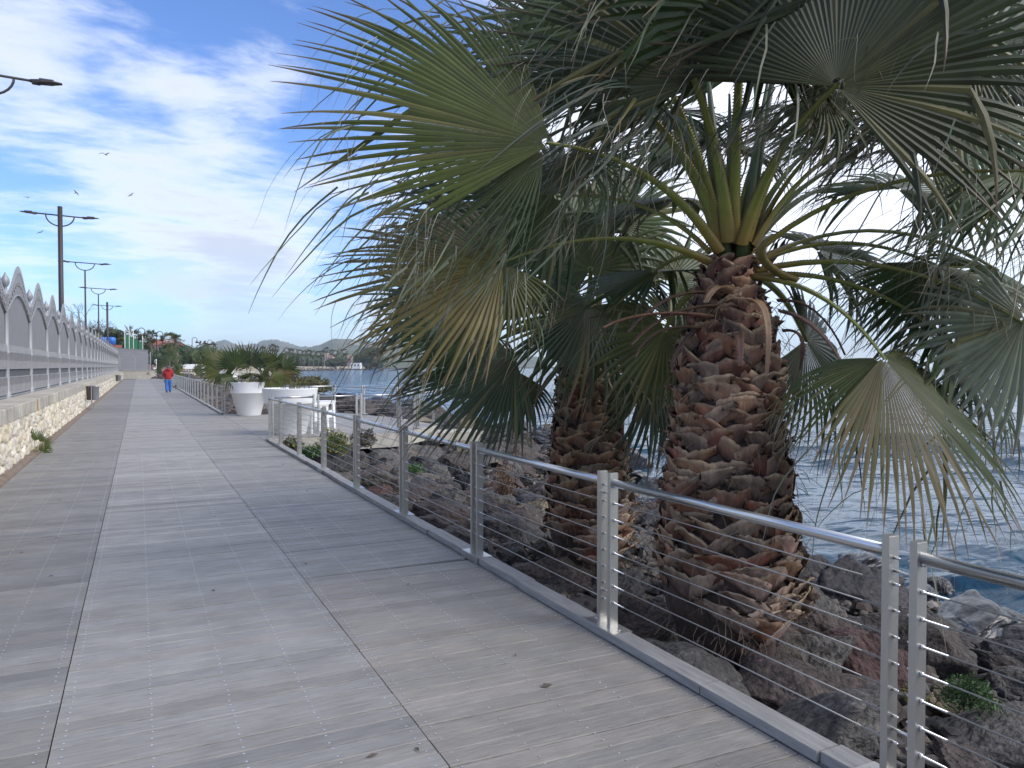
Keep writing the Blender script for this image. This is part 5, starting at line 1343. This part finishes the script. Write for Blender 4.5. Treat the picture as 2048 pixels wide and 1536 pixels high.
def far_palm(px, ptop, Z, label, grp, crown=1.0, base=-.3, thick=1.0):
    b = P(px, 733, Z); b.z = base; H = CAMH+(733-ptop)/1500*Z-base-1.4*crown; s = rng.randrange(3); root = empty('palm_tree', b, label, 'palm tree', grp)
    if len(FPO) <= s or FPO[s] is None:
        while len(FPO) <= s: FPO.append(None)
        cr = FP[s][0].build('crown', M['frond'], root); tk = FP[s][1].build('trunk', M['palm_bark'], root); FPO[s] = (cr, tk)
    else:
        cr = FPO[s][0].copy(); tk = FPO[s][1].copy()
        for o in (cr, tk): COL.objects.link(o); o.parent = root
    cr.location = (0, 0, H); cr.scale = (crown,)*3; cr.rotation_euler = (0, 0, rng.uniform(0, 6)); tk.scale = (5*thick, 5*thick, H)
G_ = 'tall fan palms behind the promenade'
for px, pt, Z, lab, cr, th in [(262, 653, 150, 'fan palm behind the green net, widest crown', 1.6, 1.5), (287, 668, 170, 'lower fan palm between the net and the red roof', 1.2, 1.3), (303, 660, 150, 'fan palm in front of the red roof', 1.0, 1.4),
    (338, 666, 150, 'left one of the twin palms above the person', 1.2, 1.4), (354, 669, 155, 'right one of the twin palms above the person', 1.0, 1.6), (406, 682, 220, 'fan palm left of the far planter palms', 1.2, 1.2), (424, 684, 240, 'fan palm seen just over the far planter palms', 1.2, 1.1)]:
    far_palm(px, pt, Z, lab, G_, cr, thick=th)
fx = [528, 545, 553, 574, 582, 590, 600, 609, 618, 627, 637, 645, 653, 663, 670, 680, 689]; ft = [693, 688, 690, 694, 697, 697, 699, 700, 699, 700, 702, 700, 694, 699, 700, 697, 698]
for i, (x, t) in enumerate(zip(fx, ft)): far_palm(x, t, 470+(x-520)*.8, '%s palm from the left in the palm row on the far shore' % ORD[i], 'palm row on the far shore', rng.uniform(1.5, 2.1), thick=1.6)
def crook_lamp(px, ptop, Z, label):
    b = P(px, 733, Z); b.z = -.2; zt = CAMH+(733-ptop)/1500*Z; t = empty('crook_lamp', b, label, 'street lamp', 'shepherd crook lamps'); r = .55; m = MB()
    top = Vector((b.x, b.y, zt-r)); pts = [b, top]+[top+VR*(r-r*math.cos(a))+VU*(r*math.sin(a)) for a in [i*math.pi/8 for i in range(1, 9)]]+[top+VR*2*r-VU*.25]
    m.tube(pts, [.09]+[.06]*(len(pts)-1), 6); m.build('pole', M['dark'], t, b); e = pts[-1]; m = MB(); m.lathe([(.08, .15), (.14, .05), (.18, -.12), (.42, -.42), (.3, -.47), (0, -.5)], tuple(e), 12); m.build('lamp_shade', M['dark'], t, b)
for x, t, Z, lab in [(277, 656, 120, 'crook lamp highest, beside the wide palm crown'), (314, 663, 130, 'crook lamp between the red roof and the twin palms'), (385, 675, 170, 'crook lamp right of the twin palms'), (416, 680, 190, 'crook lamp near the far planter palms')]: crook_lamp(x, t, Z, lab)
# blue tanks on a water tower base
b = P(219, 700, 140); root = empty('water_tanks', b, 'two bright blue water tanks on a brick base behind the fence', 'water tanks'); k = 140/1500
for x in (211, 224):
    m = MB(); c = P(x, 690, 140); m.tube([c-VU*0, c+VU*1.2, c+VU*1.45], [.72, .72, .5], 16); m.build('tank', M['blue_tank'], root, b)
m = MB(); m.obox(P(219, 696, 140.0)-VU*.35, VR, VF, VU, 1.75, 1.2, .9); m.build('brick_base', M['roof'], root, b)
far_box('building', 283, 345, 690, 700, 270, 12, M['pink'], 'house with a red tiled roof between the palms', 'building', roof=2.2, windows=4, base=0)
# green net with five white poles
b = P(270, 733, 125); b.z = 0; root = empty('net_screen', b, 'green safety net strung between five white poles behind the grey wall', 'net'); xs = [250.5, 259, 267.5, 276.5, 286]; tp = [654, 657, 661, 665, 669]; Zs = [125, 127, 129, 131, 133]
for x, t, z in zip(xs, tp, Zs): m = MB(); p = P(x, t, z); m.tube([Vector((p.x, p.y, -.2)), p], .055, 8); m.build('net_pole', M['whitewash'], root, b)
for i in range(4):
    a, c = P(xs[i], tp[i]+11+i, Zs[i]), P(xs[i+1], tp[i+1]+11+i, Zs[i+1]); m = MB(); a0 = Vector((a.x, a.y, 1)); c0 = Vector((c.x, c.y, 1)); n = 8; vs = []
    for q in range(n+1):
        t = q/n; s = math.sin(t*math.pi); o = VF*(.12*math.sin(q*1.7)); vs += [a0.lerp(c0, t)+o, a.lerp(c, t)-VU*.25*s+o]
    m.add(vs, [(2*q, 2*q+2, 2*q+3, 2*q+1) for q in range(n)]); m.build('net', M['net'], root, b)
# grey wall, gate and pale block at the end of the promenade
def seg_wall(name, a, b, h, th, m_, label, cat, z0=0, part='wall_panel'):
    a = Vector(a); b = Vector(b); d = (b-a).normalized(); n = Vector((-d.y, d.x, 0)); root = empty(name, a, label, cat); m = MB(); L = (b-a).length
    m.obox((a+b)/2+VU*(z0+h/2), d, n, VU, L/2, th/2, h/2); m.obox((a+b)/2+VU*(z0+h+.03), d, n, VU, L/2+.04, th/2+.05, .03); m.build(part, m_, root, a); return root
seg_wall('screen_wall', (-6, 108, 0), (1.2, 131, 0), 4.2, .2, M['sheet'], 'grey panel wall receding behind the iron gate', 'wall')
seg_wall('low_wall', (-1.9, 111.3, 0), (1.45, 111.3, 0), 1.05, .5, M['conc'], 'pale low block wall closing the left part of the boardwalk, a dark tag on it', 'wall')
seg_wall('low_wall', (1.2, 118, 0), (2.6, 150, 0), .9, .4, M['quay'], 'low stone wall continuing along the promenade past the gate', 'wall')
g = empty('iron_gate', (-2.2, 111.6, 1.05), 'grey iron gate with wavy top on the pale low wall', 'gate', None); 
for k_, (x0, x1) in enumerate(((-2.2, -.55), (-.45, 1.35))):
    m = MB()
    for i in range(13):
        x = x0+.05+(x1-x0-.1)*i/12; h = 2.15+.28*math.sin(math.pi*i/12); m.box((x-.012, 111.58, 1.2), (x+.012, 111.60, 1.05+h))
    for z in (1.25, 2.9-.6): m.box((x0, 111.57, z), (x1, 111.61, z+.05))
    m.tube([Vector((x0+(x1-x0)*t/12, 111.59, 1.05+2.15+.28*math.sin(math.pi*t/12))) for t in range(13)], .03, 5); m.tube([Vector((x0+(x1-x0)*t/12, 111.59, 1.05+1.9+.28*math.sin(math.pi*t/12))) for t in range(13)], .02, 5)
    m.build('gate_leaf', M['fence'], g, g.location)
for x in (-2.25, -.5, 1.4): m = MB(); m.box((x-.06, 111.53, 1.08), (x+.06, 111.65, 3.6 if x > 1 else 3.1)); m.build('gate_post', M['fence'], g, g.location)
# dark painted tag on the block wall, a small scribble
m = MB(); m.tube([Vector((.95, 111.035, .55)), Vector((.95, 111.035, .85)), Vector((1.02, 111.035, .65)), Vector((1.10, 111.035, .85)), Vector((1.10, 111.035, .55))], .02, 4); m.tube([Vector((1.16, 111.035, .85)), Vector((1.16, 111.035, .55)), Vector((1.24, 111.035, .7))], .02, 4); tag(m.build('wall_tag', M['dark']), 'small dark painted scribble on the pale low wall', 'graffiti')
m_ = MB(); p = Vector((2.2, 118, 0)); rt = empty('sign_post', p, 'thin pale signpost right of the gate', 'sign'); m_.tube([p, p+VU*2.7], .06, 8); m_.build('pole', M['whitewash'], rt, p)
m_ = MB(); m_.obox(p+VU*2.4-VR*.16, VR, VF, VU, .14, .02, .24); m_.build('sign_plate', M['sailblue'], rt, p)
p = P(346, 714, 118); q = Vector((p.x, p.y, 0)); rt = empty('road_sign', q, 'small round blue sign above the palm bush', 'sign'); m_ = MB(); m_.tube([q, p], .04, 6); m_.build('pole', M['lamp_top'], rt, q); m_ = MB(); m_.tube([p-VF*.05, p-VF*.08], .23, 18, up=VU); m_.build('sign_disc', M['signblue'], rt, q)
# parked scooter and distant walkers
def walker(px, Z, label, top, legs):
    p = P(px, 733, Z); p.z = 0; rt = empty('person', p, label, 'person'); T = lambda x, y, z: p+Vector((x, y, z))
    vs = [T(0, 0, .92), T(0, 0, 1.3), T(0, 0, 1.45), T(0, .02, 1.6), T(-.18, 0, 1.38), T(-.24, 0, 1.1), T(-.22, .1, .9), T(.18, 0, 1.38), T(.24, 0, 1.1), T(.22, .1, .9), T(-.09, 0, .86), T(-.1, .05, .48), T(-.1, 0, .06), T(.09, 0, .86), T(.1, .1, .48), T(.1, .0, .06)]
    b = skinned('body', vs, [(0, 1), (1, 2), (2, 3), (1, 4), (4, 5), (5, 6), (1, 7), (7, 8), (8, 9), (0, 10), (10, 11), (11, 12), (0, 13), (13, 14), (14, 15)], [.14, .13, .055, .09, .06, .045, .035, .06, .045, .035, .085, .06, .045, .085, .06, .045], M['skin'], rt, p, 1)
    skinned('coat', vs[:10], [(0, 1), (1, 2), (1, 4), (4, 5), (5, 6), (1, 7), (7, 8), (8, 9)][:0]+[(0, 1), (1, 4), (4, 5), (1, 7), (7, 8)], [.19, .17, .01, .01, .085, .07, .01, .085, .07, .01], top, rt, p, 1)
    skinned('trousers', [vs[0]]+vs[10:], [(0, 1), (1, 2), (2, 3), (0, 4), (4, 5), (5, 6)], [.15, .11, .08, .07, .11, .08, .07], legs, rt, p, 1)
walker(411, 200, 'tiny figure in white on the far quay', M['whitewash'], M['dark']); walker(309, 150, 'tiny figure in white standing past the gate', M['whitewash'], M['dark'])
# boat under a pale cover
p = P(383, 738, 95); rt = empty('covered_boat', p, 'pale covered boat hull behind the low sprawling palm', 'boat'); m_ = MB(); m_.smooth = True; d = (VR*.9+VF*.4).normalized(); n = Vector((-d.y, d.x, 0)); vs = []
for i in range(9):
    t = i/8; w_ = .75*math.sin(math.pi*(.15+.8*t))**.6; h = .5+.35*t
    for a in (-1, -.6, 0, .6, 1): vs.append(p+d*(t-.5)*4+n*a*w_+VU*(h*(.9-abs(a)**2*.3)) if abs(a) < 1 else p+d*(t-.5)*4+n*a*w_*.75+VU*0)
m_.add(vs, [(i*5+j, i*5+j+1, (i+1)*5+j+1, (i+1)*5+j) for i in range(8) for j in range(4)]); m_.build('hull_and_cover', M['whitewash'], rt, p)
# quay in the middle distance with its rail
a = Vector((8, 178, 0)); b2 = Vector((44, 268, 0)); d = (b2-a).normalized(); n = Vector((-d.y, d.x, 0))
m_ = MB(); L = (b2-a).length; m_.obox((a+b2)/2-VU*.55, d, n, VU, L/2, 2, .9); tag(m_.build('quay', M['quay']), kind='structure')
rt = empty('quay_railing', a, 'long cream railing on top of the distant quay', 'railing'); m_ = MB()
for z in (.75, 1.3): m_.tube([a+VU*z-n*1.7, b2+VU*z-n*1.7], .05, 4)
m_.build('rail', M['plaster'], rt, a); 
for i in range(50): m_ = MB(); q = a.lerp(b2, i/49)-n*1.7; m_.obox(q+VU*.85, d, n, VU, .07, .07, .5); m_.build('post', M['plaster'], rt, a)
# far shore: quay wall and houses
for x0, x1, y0, y1, Z, lab, ma, rf, nw in [(700, 720, 726, 736, 640, 'white flat building on the far shore below the pine', M['whitewash'], None, 3), (656, 665, 708, 722, 620, 'pink house rising behind the palm row', M['pink'], None, 3),
      (648, 656, 706, 722, 640, 'narrow cream house left of the pink house', M['plaster'], None, 2), (694, 702, 710, 724, 700, 'pinkish house behind the right end of the palm row', M['pink'], None, 2)]:
    far_box('building', x0, x1, y0, y1, Z, 9, ma, lab, 'building', roof=rf, windows=nw, base=-.3)
for i, (x0, x1, y0, y1, Z) in enumerate([(700, 706, 684, 690, 2350), (708, 716, 686, 691, 2340), (718, 722, 689, 692, 2330), (724, 732, 690, 694, 2300), (736, 742, 691, 694, 2290)]):
    far_box('hill_house', x0, x1, y0, y1, Z, 14, M['plaster'], ['cream villa highest on the hill top', 'wide cream villa right below the hill top', 'small cream house in mid slope of the hill', 'long pale house lower on the hill', 'rightmost pale house on the hill slope'][i], 'building')
m_ = MB(); pts = [Vector((coast(v)-1.5, v, 0)) for v in range(270, 784, 12)]
for p, q in zip(pts[:-1], pts[1:]):
    d = (q-p).normalized(); n = Vector((-d.y, d.x, 0)); m_.obox((p+q)/2+VU*.3, d, n, VU, (q-p).length/2, .6, 1.3)
tag(m_.build('shore_wall', M['quay']), kind='structure')
# concrete slab by the terrace post
tag((lambda m: (m.box((7.9, 20.6, -.62), (9.3, 21.7, -.30)), m.build('concrete_slab', M['conc']))[1])(MB()), 'low square concrete slab among the rocks right of the terrace', 'slab')

# ------------------------------------------------------------------ haze
hz = bpy.data.materials.new('haze_air'); hz.use_nodes = True; N = hz.node_tree.nodes; N.clear(); pv = N.new('ShaderNodeVolumePrincipled'); ou = N.new('ShaderNodeOutputMaterial')
pv.inputs['Color'].default_value = (.82, .90, 1, 1); pv.inputs['Density'].default_value = 1.6e-4; pv.inputs['Anisotropy'].default_value = .2; hz.node_tree.links.new(pv.outputs[0], ou.inputs['Volume'])
mb = MB(); mb.box((-5200, -5200, -6), (5200, 5200, 170)); tag(mb.build('haze', hz), kind='stuff')
